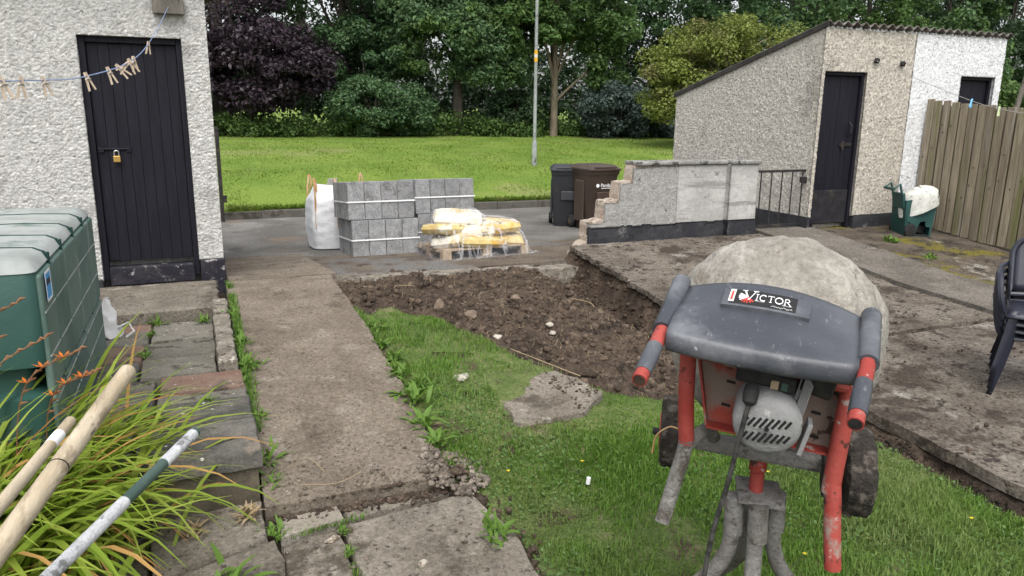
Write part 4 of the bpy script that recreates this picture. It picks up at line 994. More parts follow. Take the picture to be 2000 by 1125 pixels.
for k in range(26):       # gathered folds of the film
    if k < 16: p0 = (rg.uniform(-.35, .3), rg.uniform(-.1, .25)); an = rg.uniform(-2.6, -.5); p1 = (p0[0] + .75 * math.cos(an), p0[1] + .7 * math.sin(an))
    else: p0 = (rg.uniform(-.6, .6), -.56); p1 = (p0[0] + rg.uniform(-.35, .35), -.3)
    pts = []
    for t_ in np.linspace(0, 1, 15):
        x, y = p0[0] + (p1[0] - p0[0]) * t_ + .012 * math.sin(t_ * 9 + k), p0[1] + (p1[1] - p0[1]) * t_
        i, j = int(np.clip((x + .68) / 1.34 * (nx - 1), 0, nx - 1)), int(np.clip((y + .6) / 1.18 * (ny - 1), 0, ny - 1))
        pts.append(Vector((np.clip(x, -.66, .64), np.clip(y, -.58, .56), zf[i, j] + .006)))
    w0 = rg.uniform(.004, .013); V = []
    for i, p in enumerate(pts):
        d = (pts[min(i + 1, 14)] - pts[max(i - 1, 0)]); s_ = Vector((-d.y, d.x, 0)); s_ = s_.normalized() * w0 * (.4 + math.sin(math.pi * i / 14)) if s_.length else s_
        V += [p - s_, p + Vector((0, 0, .006)), p + s_]
    MB().add(V, [f for i in range(14) for f in ((3 * i, 3 * i + 1, 3 * i + 4, 3 * i + 3), (3 * i + 1, 3 * i + 2, 3 * i + 5, 3 * i + 4))]).build('film_fold', 'film_fold', fl_, smooth=True)

# ------------------------------------------------------------------ wheelie bins
def wheelie(label, loc, rz_, m, mark=False, s=1.0):
    t = thing('wheelie_bin', label, 'bin', loc, rz_, 'wheelie bins by the street')
    t.scale = (s, s, s)
    # local: front faces -y, wheels at +y
    def ring(z, w_, d0, d1, c=.04):
        P = []
        for (sx, yy, a0) in ((1, d0, -90), (1, d1, 0), (-1, d1, 90), (-1, d0, 180)):
            for a in np.linspace(a0, a0 + 90, 4):
                cx = sx * (w_ / 2 - c); cy = yy + c if yy == d0 else yy - c
                P.append((cx + c * math.cos(R(a)), cy + c * math.sin(R(a)), z))
        return P
    rs = [ring(.0, .42, -.2, .2), ring(.03, .44, -.22, .22), ring(.86, .54, -.3, .27), ring(.88, .55, -.31, .28), ring(.905, .57, -.33, .33), ring(.96, .58, -.335, .34)]
    n = len(rs[0]); V = [p for r_ in rs for p in r_]
    MB().add(V, [(i * n + j, i * n + (j + 1) % n, (i + 1) * n + (j + 1) % n, (i + 1) * n + j) for i in range(len(rs) - 1) for j in range(n)] + [tuple(range(n))[::-1]]).build('body', m, t, smooth=True, angle=35)
    rs = [ring(.962, .6, -.36, .34), ring(.985, .6, -.36, .34), ring(1.0, .56, -.33, .32), ring(1.035, .5, -.26, .27), ring(1.045, .44, -.2, .22)]
    V = [p for r_ in rs for p in r_]
    ld = MB().add(V, [(i * n + j, i * n + (j + 1) % n, (i + 1) * n + (j + 1) % n, (i + 1) * n + j) for i in range(len(rs) - 1) for j in range(n)] + [tuple(range(n))[::-1], tuple(4 * n + j for j in range(n))]).build('lid', m, t, smooth=True, angle=30)
    MB().tube([(-.2, .4, 1.0), (.2, .4, 1.0)], .016, 8).bb(-.22, -.18, .3, .41, .97, 1.0).bb(.18, .22, .3, .41, .97, 1.0).build('handle', m, t, smooth=True)
    MB().bb(-.2, .2, -.345, -.3, 1.0, 1.02).build('lid_rib', m, ld, bevel=.006)
    MB().bb(-.12, .12, -.3, -.27, .46, .62).build('front_panel', m, t, bevel=.02)
    for sx in (-1, 1):
        MB().bb(sx * .262 - .02, sx * .262 + .02, -.12, .16, .12, .8).build('side_panel', m, t, bevel=.025)
        wh = MB().lathe([(.02, -.03), (.085, -.032), (.1, -.022), (.1, .022), (.085, .032), (.02, .03)], 22, Matrix.Translation((sx * .27, .24, .1)) @ Matrix.Rotation(R(90), 4, 'Y')).build('wheel', 'rubber', t, smooth=True, angle=40)
        MB().lathe([(.055, -.034), (.055, .034)], 14, Matrix.Translation((sx * .27, .24, .1)) @ Matrix.Rotation(R(90), 4, 'Y')).build('hub', m, wh)
    MB().tube([(-.27, .24, .1), (.27, .24, .1)], .014, 8).build('axle', 'iron', t)
    if mark:
        for body, sz, x, z in (('Panda', .075, .03, .7),):
            cu = bpy.data.curves.new('lettering', 'FONT'); cu.body = body; cu.size = sz; cu.extrude = .0006; cu.align_x = 'CENTER'; cu.offset = .0012
            to = bpy.data.objects.new('lettering', cu); COL.objects.link(to); bpy.context.view_layer.update()
            me = bpy.data.meshes.new_from_object(to); bpy.data.objects.remove(to)
            po = link('lettering', me, 'white_paint', t); po.location = (x, -.291 - .01, z - .0); po.rotation_euler = (R(90 + 5), 0, 0)
            po.location.y = -.2 - .095 * (z / .86) - .016
        sm = MB()
        for k in range(7): sm.box((-.03 + .03 * k, -.2 - .095 * (.672 / .86) - .0165, .676), (.022, .002, .014))
        sm.build('small_print', 'white_paint', t)
        MB().lathe([(.03, 0), (.03, .002)], 14, Matrix.Translation((-.115, -.2 - .095 * (.715 / .86) - .018, .72)) @ Matrix.Rotation(R(90), 4, 'X')).build('emblem', 'white_paint', t)
    return t
wheelie('brown wheelie bin with white lettering beside the stepped wall', (5.98, 10.9, -.262), R(4), 'bin_brown', True, .99)
wheelie('black wheelie bin standing left of the brown one', (5.76, 11.42, -.285), R(-24), 'bin_black', False, .97)

# ------------------------------------------------------------------ broken green cart with sack
CT = thing('garden_cart', 'broken green plastic two-wheeled cart by the board fence', 'cart', (8.52, 7.0, .085), R(-20)); CT.scale = (.84, .9, 1)
V = []; nu, nv = 13, 4
bodyp = [(-.2, 0), (.2, 0), (.245, .52), (-.24, .46)]
b_ = MB()
front = [(-.2, .0), (-.03, .02), (-.02, .12), (.02, .19), (.09, .2), (.11, .13), (.18, .12), (.175, .0), (.2, 0), (.245, .52), (-.24, .46)]   # broken hole
b_.add([(x, -.17 - .03 * z, z) for x, z in front], [tuple(range(len(front)))])
b_.add([(x, .17 + .03 * z, z) for x, z in bodyp], [(0, 1, 2, 3)])
for (a, c) in ((1, 2), (3, 0), (0, 1)):
    (x0, z0), (x1, z1) = bodyp[a], bodyp[c]; b_.add([(x0, -.17 - .03 * z0, z0), (x1, -.17 - .03 * z1, z1), (x1, .17 + .03 * z1, z1), (x0, .17 + .03 * z0, z0)], [(0, 1, 2, 3)])
b_.build('body', 'cart_green', CT, solid=.008)
MB().prism([(-.2, .2), (-.06, .15), (.0, .2), (.02, .27), (-.04, .31), (-.12, .26), (-.2, .27)], .006, Matrix.Translation((0, -.192, 0))).build('torn_flap', 'cart_green', CT)
MB().bb(-.19, .19, -.165, .165, .004, .02).box((.05, 0, .1), (.2, .2, .1), (.1, .2, .3)).build('hole_backing', 'rubber', CT)  # near-black base and lump behind the broken hole
MB().tube([(-.24, -.12, .42), (-.33, -.12, .66), (-.42, -.12, .6)], .018, 8).tube([(-.24, .12, .42), (-.33, .12, .66), (-.42, .12, .6)], .018, 8).tube([(-.42, -.13, .6), (-.42, .13, .6)], .018, 8).build('handle', 'cart_green', CT, smooth=True)
MB().box((-.25, 0, .45), (.04, .3, .2), (0, -.2, 0)).build('handle_bracket', 'cart_green', CT, bevel=.01)
for sy in (-1, 1):
    wh = MB().lathe([(.02, -.02), (.075, -.022), (.088, -.014), (.088, .014), (.075, .022), (.02, .02)], 20, Matrix.Translation((-.14, sy * .2, .085)) @ Matrix.Rotation(R(90), 4, 'X')).build('wheel', 'rubber', CT, smooth=True, angle=40)
    for k in range(6):
        MB().box((-.14 + .04 * math.cos(k * 1.047), sy * .2 - .022, .085 + .04 * math.sin(k * 1.047)), (.055, .004, .014), (0, -k * 1.047, 0)).build('spoke', 'rubber', wh)
SK = MB(); P = []
for i in range(20):
    row = []
    for j in range(28):
        a = 2 * math.pi * j / 28; t_ = i / 19; pr_ = math.sin(math.pi * (.5 + t_ / 2)) if i < 19 else 0.0
        zz_ = .13 * math.sin(math.pi / 2 * t_) * 1.0
        r_ = max(.001, math.cos(math.pi / 2 * t_)); f_ = 1 + .22 * float(fbm(np.array(math.cos(a) * 1.5 + 3), np.array(math.sin(a) * 1.5 + t_ * 2), 9))
        dr_ = -.13 * max(0, 1 - t_ * 4) * (1 if math.sin(a) < .2 else .3) * (1.2 - .5 * math.cos(a))
        row.append((.24 * r_ * f_ * math.cos(a), .2 * r_ * f_ * math.sin(a) - .02, zz_ * f_ + dr_ + .02 * math.cos(a)))
    row.append(row[0]); P.append(row)
SK.grid(P)
sk = SK.build('woven_sack', 'sack_white', None, smooth=True); tag(sk, 'crumpled off-white woven sack slumped on the broken green cart', 'sack')
sk.location = (8.55, 6.98, .575); sk.rotation_euler = (0, -.08, R(-20))

# ------------------------------------------------------------------ stack of plastic chairs
def chair(label, loc, rz_, group):
    t = thing('plastic_chair', label, 'chair', loc, rz_, group)   # faces +y, back towards -y
    P = [[(x, y, .42 + .035 * (y > .17) * -1 * ((y - .17) / .06) + .02 * x * x * 4) for x in np.linspace(-.22, .22, 9)] for y in np.linspace(-.2, .23, 9)]
    MB().grid(P).build('seat', 'chair_plastic', t, smooth=True, solid=.008)
    def bk(u, v):   # u across -1..1, v 0..1 up ; oval outline
        w_ = .24 * (1 - .12 * (1 - v)) * (1 if v < .62 else math.sqrt(max(0, 1 - ((v - .62) / .39) ** 2)))
        return (u * w_, -.2 - .15 * v + .05 * (u * u), .47 + .41 * v)
    rim = [bk(-1, v) for v in np.linspace(0, 1, 13)] + [bk(1, v) for v in np.linspace(1, 0, 13)]
    rim = rim + [bk(.5, 0), bk(0, -.01), bk(-.5, 0), rim[0]]
    MB().tube(rim, .017, 8).build('back_rim', 'chair_plastic', t, smooth=True)
    pn = MB()
    pn.grid([[bk(u * .93, v * .96 + .01) for u in np.linspace(-1, 1, 11)] for v in np.linspace(.06, .97, 10)])
    br = pn.build('backrest', 'chair_plastic', t, smooth=True, solid=.006)
    orn = MB()
    for s in (-1, 1):      # raised leaf and tendril relief
        for k in range(7):
            u, v = s * (.18 + .3 * math.sin(k * 1.7) ** 2 + .1), .12 + k * .12; c = Vector(bk(u, v)); d = Vector((s * .6 * math.cos(k), 0, .8)).normalized()
            sd_ = Vector((d.z, 0, -d.x)) * .013
            orn.add([c + Vector((0, -.012, 0)), c + d * .03 + sd_ + Vector((0, -.012, 0)), c + d * .06 + Vector((0, -.018, 0)), c + d * .03 - sd_ + Vector((0, -.012, 0))], [(0, 1, 2, 3)])
        orn.tube([Vector(bk(s * (.3 + .25 * math.sin(v * 9)), v)) + Vector((0, -.012, 0)) for v in np.linspace(.08, .9, 16)], .005, 5)
    orn.build('relief', 'chair_plastic', br, smooth=True, solid=.004)
    for s in (-1, 1):
        MB().tube([(s * .2, -.19, .44), (s * .225, -.215, .46), (s * .2, -.22, .5)], .022, 8).build('back_bracket', 'chair_plastic', t, smooth=True)
        for (y0, y1) in ((-.18, -.3), (.2, .26)):
            V = []; F = []
            for i in range(7):
                t_ = i / 6; x = s * (.19 + .045 * t_ + .02 * t_ * t_); y = y0 + (y1 - y0) * t_; z = .43 * (1 - t_); w_ = .045 * (1 - .55 * t_)
                V += [(x - s * w_, y, z), (x + s * .008, y, z), (x + s * .008, y + (w_ if y0 < 0 else -w_), z)]
            for i in range(6):
                a = i * 3; F += [(a, a + 1, a + 4, a + 3), (a + 1, a + 2, a + 5, a + 4)]
            MB().add(V, F).build('leg', 'chair_plastic', t, smooth=True, solid=.007, angle=50)
        MB().tube(catenary([(s * .235, -.28, .66), (s * .28, -.15, .655), (s * .29, .05, .645), (s * .285, .17, .62), (s * .265, .215, .5), (s * .24, .2, .42)], 4), [.016] * 8 + [.022] * 13, 8).build('arm', 'chair_plastic', t, smooth=True)
    return t
gz = float(rz(3.0)) - .02
for i, lb in enumerate(['lowest dark plastic chair of the stack at the right edge', 'second dark plastic chair from the ground in the stack', 'third dark plastic chair in the stack, below the topmost', 'topmost dark plastic chair of the stack at the right edge']):
    chair(lb, (5.1 - .016 * i, 3.09 - .01 * i, gz + .052 * i), R(125), 'stacked plastic chairs')
# ------------------------------------------------------------------ cement mixer (local x across, y away from the path, z up)
MAZ = R(41.4)
mr = Vector((math.cos(MAZ), -math.sin(MAZ), 0)); mf = Vector((math.sin(MAZ), math.cos(MAZ), 0))
mo_ = mr * .05 + mf * 2.28
mz = float(lawnz(np.array(mo_.x), np.array(mo_.y)))
MX = thing('cement_mixer', 'red cement mixer with black guard and cement crusted drum on the lawn', 'cement mixer', (mo_.x, mo_.y, mz), -MAZ)
def q(r_, d_, z_): return Vector((r_ - .05, d_ - 2.28, z_ - mz))
# tripod stand
ST = MB().box(q(.045, 2.25, .47), (.135, .15, .012), (R(4), R(5), R(8))).build('stand', 'cement_grey', MX, bevel=.003)
for (a, ft, n_) in (((-.025, 2.21), (-.62, 2.08), 0), ((.045, 2.185), (.05, 1.74), 1), ((.095, 2.27), (.55, 2.4), 2), ((.02, 2.31), (-.12, 2.85), 3)):
    t0 = q(a[0], a[1], .468); b0 = q(a[0] + .004, a[1], .345)
    MB().tube([t0, b0], .03, 14).build('sleeve', 'cement_grey', ST, smooth=True, angle=40)
    dx, dy = ft[0] - a[0], ft[1] - a[1]
    g_ = float(lawnz(np.array((mr * ft[0] + mf * ft[1]).x), np.array((mr * ft[0] + mf * ft[1]).y)))
    pts = catenary([q(a[0], a[1], .36), q(a[0] + dx * .02, a[1] + dy * .02, .27), q(a[0] + dx * .13, a[1] + dy * .13, .17), q(a[0] + dx * .5, a[1] + dy * .5, (.17 + g_) / 2 + .02), q(ft[0], ft[1], g_ + .01)], 5)
    MB().tube(pts, .0245, 14).build('leg', 'cement_grey', ST, smooth=True, angle=40)
MB().tube([q(.034, 2.25, .47), q(.034, 2.25, .54), q(.034, 2.25, .545), q(.036, 2.25, .63)], [.021, .021, .026, .026], 16).build('pivot_post', 'mixer_red', MX, smooth=True, angle=40)
# frame
MB().box(q(.04, 2.25, .605), (.40, .06, .05), (0, R(2.6), 0)).build('axle_beam', 'cement_grey', MX, bevel=.012)
MB().tube([q(-.3, 2.36, .575), q(.33, 2.27, .575)], .012, 10).build('axle', 'iron', MX, smooth=True)
tl = MB().tube(catenary([q(-.178, 2.06, 1.0), q(-.176, 2.06, .82), q(-.168, 2.07, .68)], 5), .0225, 16).build('frame_tube', 'mixer_red', MX, smooth=True, angle=40)
MB().tube(catenary([q(-.168, 2.07, .69), q(-.172, 2.065, .655), q(-.19, 2.04, .57), q(-.215, 2.0, .455)], 4), [.023] * 2 + [.0215] * 11, 16).build('foot_tube', 'cement_grey', tl, smooth=True, angle=40)
MB().tube(catenary([q(-.168, 2.07, .67), q(-.12, 2.16, .69), q(-.1, 2.24, .63)], 4), .02, 12).build('brace', 'cement_grey', tl, smooth=True)
tr_ = MB().tube(catenary([q(.25, 2.06, .98), q(.238, 2.06, .85), q(.226, 2.06, .67), q(.222, 2.06, .6)], 5), .024, 16).build('frame_tube', 'mixer_red', MX, smooth=True, angle=40)
MB().tube(catenary([q(.222, 2.06, .645), q(.228, 2.055, .6), q(.236, 2.04, .5), q(.247, 2.03, .39)], 4), [.014, .018, .0215] + [.0225] * 10, 16).build('foot_tube', 'mixer_red', tr_, smooth=True, angle=40)
MB().box(q(.215, 2.2, .585), (.012, .1, .1)).build('bracket', 'iron', MX, bevel=.004)
# tray behind the motor: back plate with folded lips
tp = [q(-.155, 2.12, .96), q(.232, 2.12, .92), q(.218, 2.12, .70), q(-.118, 2.12, .735)]
tb_ = MB().add(tp + [p + Vector((0, .006, 0)) for p in tp], [(0, 1, 2, 3), (7, 6, 5, 4)] + [(i, i + 4, (i + 1) % 4 + 4, (i + 1) % 4) for i in range(4)])
ty = tb_.build('tray', 'mixer_tray', MX)
for a, b, e in ((2, 3, .05), (3, 0, .04), (1, 2, .04), (0, 1, .03)):
    pa, pb_ = tp[a], tp[b]; d = Vector((0, -e, 0)); up_ = Vector((0, 0, .002))
    MB().add([pa, pb_, pb_ + d, pa + d], [(0, 1, 2, 3)]).build('lip', 'mixer_red', ty, solid=.006)
MB().tube([q(-.16, 2.05, .955), q(.235, 2.05, .905)], .016, 10).build('cross_tube', 'mixer_red', MX, smooth=True)
for (x, z) in ((-.06, .86), (-.07, .79), (.17, .8), (.17, .73), (.18, .86)):
    MB().box(q(x, 2.117, z), (.024, .004, .007), (0, R(10), 0)).build('slot', 'ink', ty)
# motor
MM = Matrix.Translation(q(.042, 1.945, .81)) @ Matrix.Rotation(R(97), 4, 'X') @ Matrix.Identity(4)
mt = MB().lathe([(.0, .012), (.03, .012), (.066, .008), (.079, .0), (.086, -.014), (.088, -.04), (.086, -.13), (.08, -.14)], 40, MM @ Matrix.Identity(4)).build('motor', 'motor_grey', MX, smooth=True, angle=50)
for row, n_, z_ in ((0, 8, .016), (1, 8, -.026)):
    for k in range(n_):
        x = -.054 + .0150 * k; h = .034 - .0007 * abs(k - 3.5) ** 2
        p = MM @ Vector((x, z_ * 1.0, .0118 - .0035 * (abs(x) / .06) ** 2))
        MB().box(p, (.0068, .004, h), MM.to_3x3() @ Matrix.Rotation(R(90), 3, 'X') @ Matrix.Rotation(R(-33), 3, 'Y')).build('vent_slot', 'ink', mt, bevel=.0012)
MB().lathe([(.006, .0125), (.006, .0145)], 10, MM).build('screw', 'ink', mt)
gb = MB()
for k in range(6): gb.box(q(.112 + .004 * k, 2.03, .865 - .0 * k), (.003, .11, .18 - .012 * k), (0, R(12), 0))
gb.box(q(.118, 2.05, .87), (.03, .1, .17), (0, R(12), 0)).box(q(.138, 2.0, .775), (.012, .06, .09), (0, R(14), 0))
gb.build('gearbox', 'motor_grey', MX, bevel=.002)
sw = MB().box(q(.03, 2.03, .935), (.15, .1, .06), (0, R(5), 0)).box(q(.16, 2.04, .925), (.08, .1, .06), (R(10), R(15), 0)).box(q(.075, 2.0, .915), (.06, .05, .045), (0, R(5), 0)).build('switch_box', 'black_part', MX, bevel=.008)
MB().box(q(.052, 1.972, .916), (.02, .006, .024), (0, R(5), 0)).build('stop_button', 'pallet_wood', sw, bevel=.002)
MB().box(q(.076, 1.972, .913), (.017, .006, .022), (0, R(5), 0)).build('start_button', 'pole_green', sw, bevel=.002)
MB().tube([q(-.022, 2.03, .945), q(-.024, 2.0, .92)], [.016, .014], 12).tube([q(-.002, 1.95, .91), q(-.004, 1.93, .9), q(-.006, 1.92, .88), q(-.007, 1.918, .872)], [.019, .02, .018, .009], 12).build('cable_gland', 'rubber', sw, smooth=True)
gx_, gy_ = q(-.3, 1.6, 0).x, 0
cb = catenary([q(-.007, 1.918, .875), q(-.02, 1.905, .8), q(-.043, 1.9, .648), q(-.066, 1.88, .536), q(-.079, 1.86, .424), q(-.084, 1.845, .3), q(-.07, 1.8, .02), q(-.02, 1.7, mz + .03), q(.15, 1.5, mz + .02), q(.6, 1.1, mz + .01)], 6)
MB().tube(cb, .0068, 10).build('power_cable', 'cable', MX, smooth=True)
# guard : curved black hood over the motor
nu, nv = 22, 12
FLc, FRc = (-.222, 1.905, 1.08), (.236, 1.905, 1.042)
BLc, BRc = (-.205, 2.2, 1.118), (.272, 2.2, 1.068)
P = []
for j in range(nv + 5):
    row = []
    for i in range(nu):
        u = i / (nu - 1); bulge = 4 * u * (1 - u)
        if j < nv:
            v = j / (nv - 1)
            a = Vector(FLc).lerp(Vector(FRc), u); b = Vector(BLc).lerp(Vector(BRc), u)
            p = a.lerp(b, v) + Vector((0, -.02 * bulge * (1 - v) , .0)) + Vector((0, .0, bulge * (.045 * v - .004 * (1 - v))))
            p.z += .012 * math.sin(math.pi * min(1, v * 1.6) * .5) - .026
        else:
            k = (j - nv + 1) / 5
            p = Vector(P[0][i]) if False else None
        row.append(p)
    if j < nv: P.append(row)
front = []
for dy_, dz_ in ((.012, -.052), (-.004, -.05), (-.009, -.044), (-.01, -.03), (-.009, -.014), (-.006, -.005)):      # folded front lip
    front.append([p + Vector((0, dy_, dz_)) for p in P[0]])
Pl = [[q(*p) for p in row] for row in front + P]
GD = MB().grid(Pl).build('guard', 'guard_black', MX, smooth=True, solid=.006, angle=50)
def tubeq(pts, r_, name, m, par, n_=16): return MB().tube([q(*p) for p in pts], r_, n_).build(name, m, par, smooth=True, angle=40)
# side rolls and handles
L0, L1_, L2_ = Vector((-.222, 2.2, 1.118)), Vector((-.240, 1.95, 1.038)), Vector((-.262, 1.74, .968))
R0, R1_, R2_ = Vector((.288, 2.2, 1.066)), Vector((.258, 1.93, 1.012)), Vector((.219, 1.715, .937))
for (a, b, c) in ((L0, L1_, L2_), (R0, R1_, R2_)):
    tubeq([a, b], .0265, 'guard_roll', 'guard_black', GD)
    h = tubeq([a.lerp(b, .5), b, c], .0185, 'handle', 'mixer_red', MX)
    tubeq([b.lerp(c, .34), b.lerp(c, .6), b.lerp(c, .86)], [.0205, .022, .0205], 'grip', 'guard_black', h)
    d = (c - b).normalized(); tubeq([c - d * .004, c + d * .0006], .015, 'tube_end', 'iron', h)
# badge on the guard with its lettering
def gp(u, v, h=0.0):   # point on the guard surface (v 0 front..1 back)
    fi, fj = u * (nu - 1), v * (nv - 1); i, j = min(int(fi), nu - 2), min(int(fj), nv - 2); a, b = fi - i, fj - j
    p = (P[j][i] * (1 - a) + P[j][i + 1] * a) * (1 - b) + (P[j + 1][i] * (1 - a) + P[j + 1][i + 1] * a) * b
    return p + Vector((0, -.25, .97)) * h
U0, U1, V0, V1 = .24, .72, .5, .8
def bq(s, t, h): return q(*gp(U0 + (U1 - U0) * s, V0 + (V1 - V0) * t, h))
def patch(s0, s1, t0, t1, h, n_=10, name='patch', m='ink', par=None, base=None):
    g_ = [[bq(s0 + (s1 - s0) * i / n_, t0 + (t1 - t0) * j / 3, h) for i in range(n_ + 1)] for j in range(4)]
    mm = MB().grid(g_)
    if base is not None:
        lo = [[bq(s0 + (s1 - s0) * i / n_, t0 + (t1 - t0) * j / 3, base) for i in range(n_ + 1)] for j in range(4)]
        ring = [(0, i) for i in range(n_ + 1)] + [(j, n_) for j in range(1, 4)] + [(3, i) for i in range(n_ - 1, -1, -1)] + [(j, 0) for j in (2, 1)]
        k = len(ring); mm.add([g_[a][b] for a, b in ring] + [lo[a][b] for a, b in ring], [(i, (i + 1) % k, k + (i + 1) % k, k + i) for i in range(k)])
    return mm.build(name, m, par)
BD = patch(0, 1, 0, 1, .014, 12, 'badge', 'guard_black', GD, 0.0)
BDP = []
patch(.085, .84, .12, .97, .0147, 12, 'badge_plate', 'ink', BD)
patch(.07, .135, .2, .97, .0153, 2, 'badge_stripe', 'off_white', BD)
patch(.09, .115, .3, .85, .0157, 2, 'badge_stripe_print', 'red_ink', BD)
lt = MB()
def stroke(a, b, wd, h=.0155):
    a, b = Vector(a), Vector(b); d = (b - a); L = d.length; d /= L; n_ = Vector((-d.y, d.x)) * wd / 2
    asp = 3.4                         # badge is wider than tall: keep stroke widths even
    n_ = Vector((n_.x / 1.0, n_.y)); lt.add([bq(*(a - n_), h), bq(*(b - n_), h), bq(*(b + n_), h), bq(*(a + n_), h)], [(0, 1, 2, 3)])
def glyph(strokes, x, y, wx, hy):
    for (x0, y0, x1, y1, tk) in strokes:
        # build the stroke as a parallelogram in badge space with width across
        dx, dy = (x1 - x0) * wx, (y1 - y0) * hy
        px, py = x + x0 * wx, y + y0 * hy
        L = math.hypot(dx * 4.6, dy); nx_, ny_ = -dy / L * tk * wx * .55, dx * 4.6 / L * tk * hy
        lt.add([bq(px - nx_, py - ny_, .0155), bq(px + dx - nx_, py + dy - ny_, .0155), bq(px + dx + nx_, py + dy + ny_, .0155), bq(px + nx_, py + ny_, .0155)], [(0, 1, 2, 3)])
sf = lambda x, y, w_=.3: (x - w_ / 2, y, x + w_ / 2, y, .04)
arc = lambda a0, a1, tk, n_=10: [(.5 + .45 * math.cos(R(a0 + (a1 - a0) * i / n_)), .5 + .48 * math.sin(R(a0 + (a1 - a0) * i / n_)), .5 + .45 * math.cos(R(a0 + (a1 - a0) * (i + 1) / n_)), .5 + .48 * math.sin(R(a0 + (a1 - a0) * (i + 1) / n_)), tk) for i in range(n_)]
glyph([(.08, 1, .5, 0, .1), (.92, 1, .5, 0, .05), sf(.08, 1, .4), sf(.92, 1, .4)], .225, .4, .15, .53)
glyph([(.5, 0, .5, 1, .16), sf(.5, 0, .8), sf(.5, 1, .8)], .365, .42, .045, .36)
glyph(arc(50, 310, .09) + [(.8, .72, .82, .98, .05)], .415, .42, .085, .36)
glyph([(.5, 0, .5, 1, .1), (.05, .98, .95, .98, .05), (.07, .98, .07, .78, .04), (.93, .98, .93, .78, .04), sf(.5, 0, .4)], .505, .42, .08, .36)
glyph(arc(0, 360, .09, 16), .59, .42, .095, .36)
glyph([(.2, 0, .2, 1, .1), (.2, .98, .6, .98, .05), (.6, .98, .78, .76, .07), (.78, .76, .6, .5, .07), (.6, .5, .2, .5, .05), (.5, .5, .95, 0, .08), sf(.2, 0, .35), sf(.95, 0, .25)], .69, .42, .085, .36)
for k in range(11): glyph([(0, .3 + .25 * math.sin(k * 2.1), .5, .6 + .3 * math.sin(k * 1.3), .07), (.5, .6 + .3 * math.sin(k * 1.3), 1, .3 + .2 * math.sin(k * 2.1 + 2), .07)], .56 + .022 * k, .15, .022, .14)
glyph([(0, .5, 1, .5, .06)], .37, .33, .42, .1)
for a in (150, 165, 180, 195, 215): glyph([(.5, .5, .5 + .5 * math.cos(R(a)), .5 + .5 * math.sin(R(a)), .05)], .18, .2, .2, .7)
lt.build('lettering', 'white_paint', BD)
lt = MB()
for a in (235, 255, 275, 300, 320): glyph([(.5, .5, .5 + .5 * math.cos(R(a)), .5 + .45 * math.sin(R(a)), .06)], .18, .15, .2, .75)
lt.build('emblem', 'red_ink', BD)
# drum
prof = [(.0, -.27), (.08, -.268), (.16, -.25), (.23, -.205), (.292, -.135), (.328, -.05), (.342, .03), (.342, .1), (.336, .12), (.29, .2), (.24, .29), (.21, .34), (.2, .34), (.23, .28), (.28, .19), (.3, .1), (.3, .0), (.25, -.13), (.0, -.2)]
fine = []
for (a, b) in zip(prof, prof[1:]):
    n_ = max(1, int(math.dist(a, b) / .012))
    fine += [(a[0] + (b[0] - a[0]) * k / n_, a[1] + (b[1] - a[1]) * k / n_) for k in range(n_)]
fine.append(prof[-1]); nn = 110; nf = len(fine)
fr_ = np.array(fine); sm_ = fr_.copy()
for _ in range(2): sm_[1:-1] = (sm_[:-2] + sm_[1:-1] * 2 + sm_[2:]) / 4
A_ = np.linspace(0, 2 * math.pi, nn, endpoint=False); RR, AA = np.meshgrid(sm_[:, 0], A_, indexing='ij'); ZZ = np.repeat(sm_[:, 1][:, None], nn, 1)
cxs, cys = np.cos(AA), np.sin(AA)
dsp = .017 * fbm(cxs * RR * 14 + ZZ * 9, cys * RR * 14 + ZZ * 7, 3, 5) + .01 * np.abs(fbm(AA * 3, ZZ * 26, 8)) * (RR > .1)
RD = np.maximum(RR + dsp * (RR > .01), 0)
Vd = np.stack([RD * cxs, RD * sin_ if False else RD * cys, ZZ + dsp * .6], -1)
DM = Matrix.Translation(q(.052, 2.585, .85)) @ Matrix.Rotation(R(-68), 4, 'X')
Vd = Vd.reshape(-1, 3); Rm = np.array(DM.to_3x3()); Vd = Vd @ Rm.T + np.array(DM.translation)
ia = np.arange(nf - 1)[:, None] * nn + np.arange(nn)[None]; ib = np.arange(nf - 1)[:, None] * nn + (np.arange(nn)[None] + 1) % nn
npmesh('drum', Vd, np.stack([ia, ib, ib + nn, ia + nn], -1).reshape(-1, 4), 'cement_coat', MX, True)
MB().tube([q(.05, 2.12, .8), q(.06, 2.35, .8)], .05, 14).build('drum_spindle', 'iron', MX, smooth=True)
MB().tube(catenary([q(.04, 2.25, .6), q(.045, 2.3, .7), q(.05, 2.2, .8)], 4), .03, 12).build('yoke', 'mixer_red', MX, smooth=True)
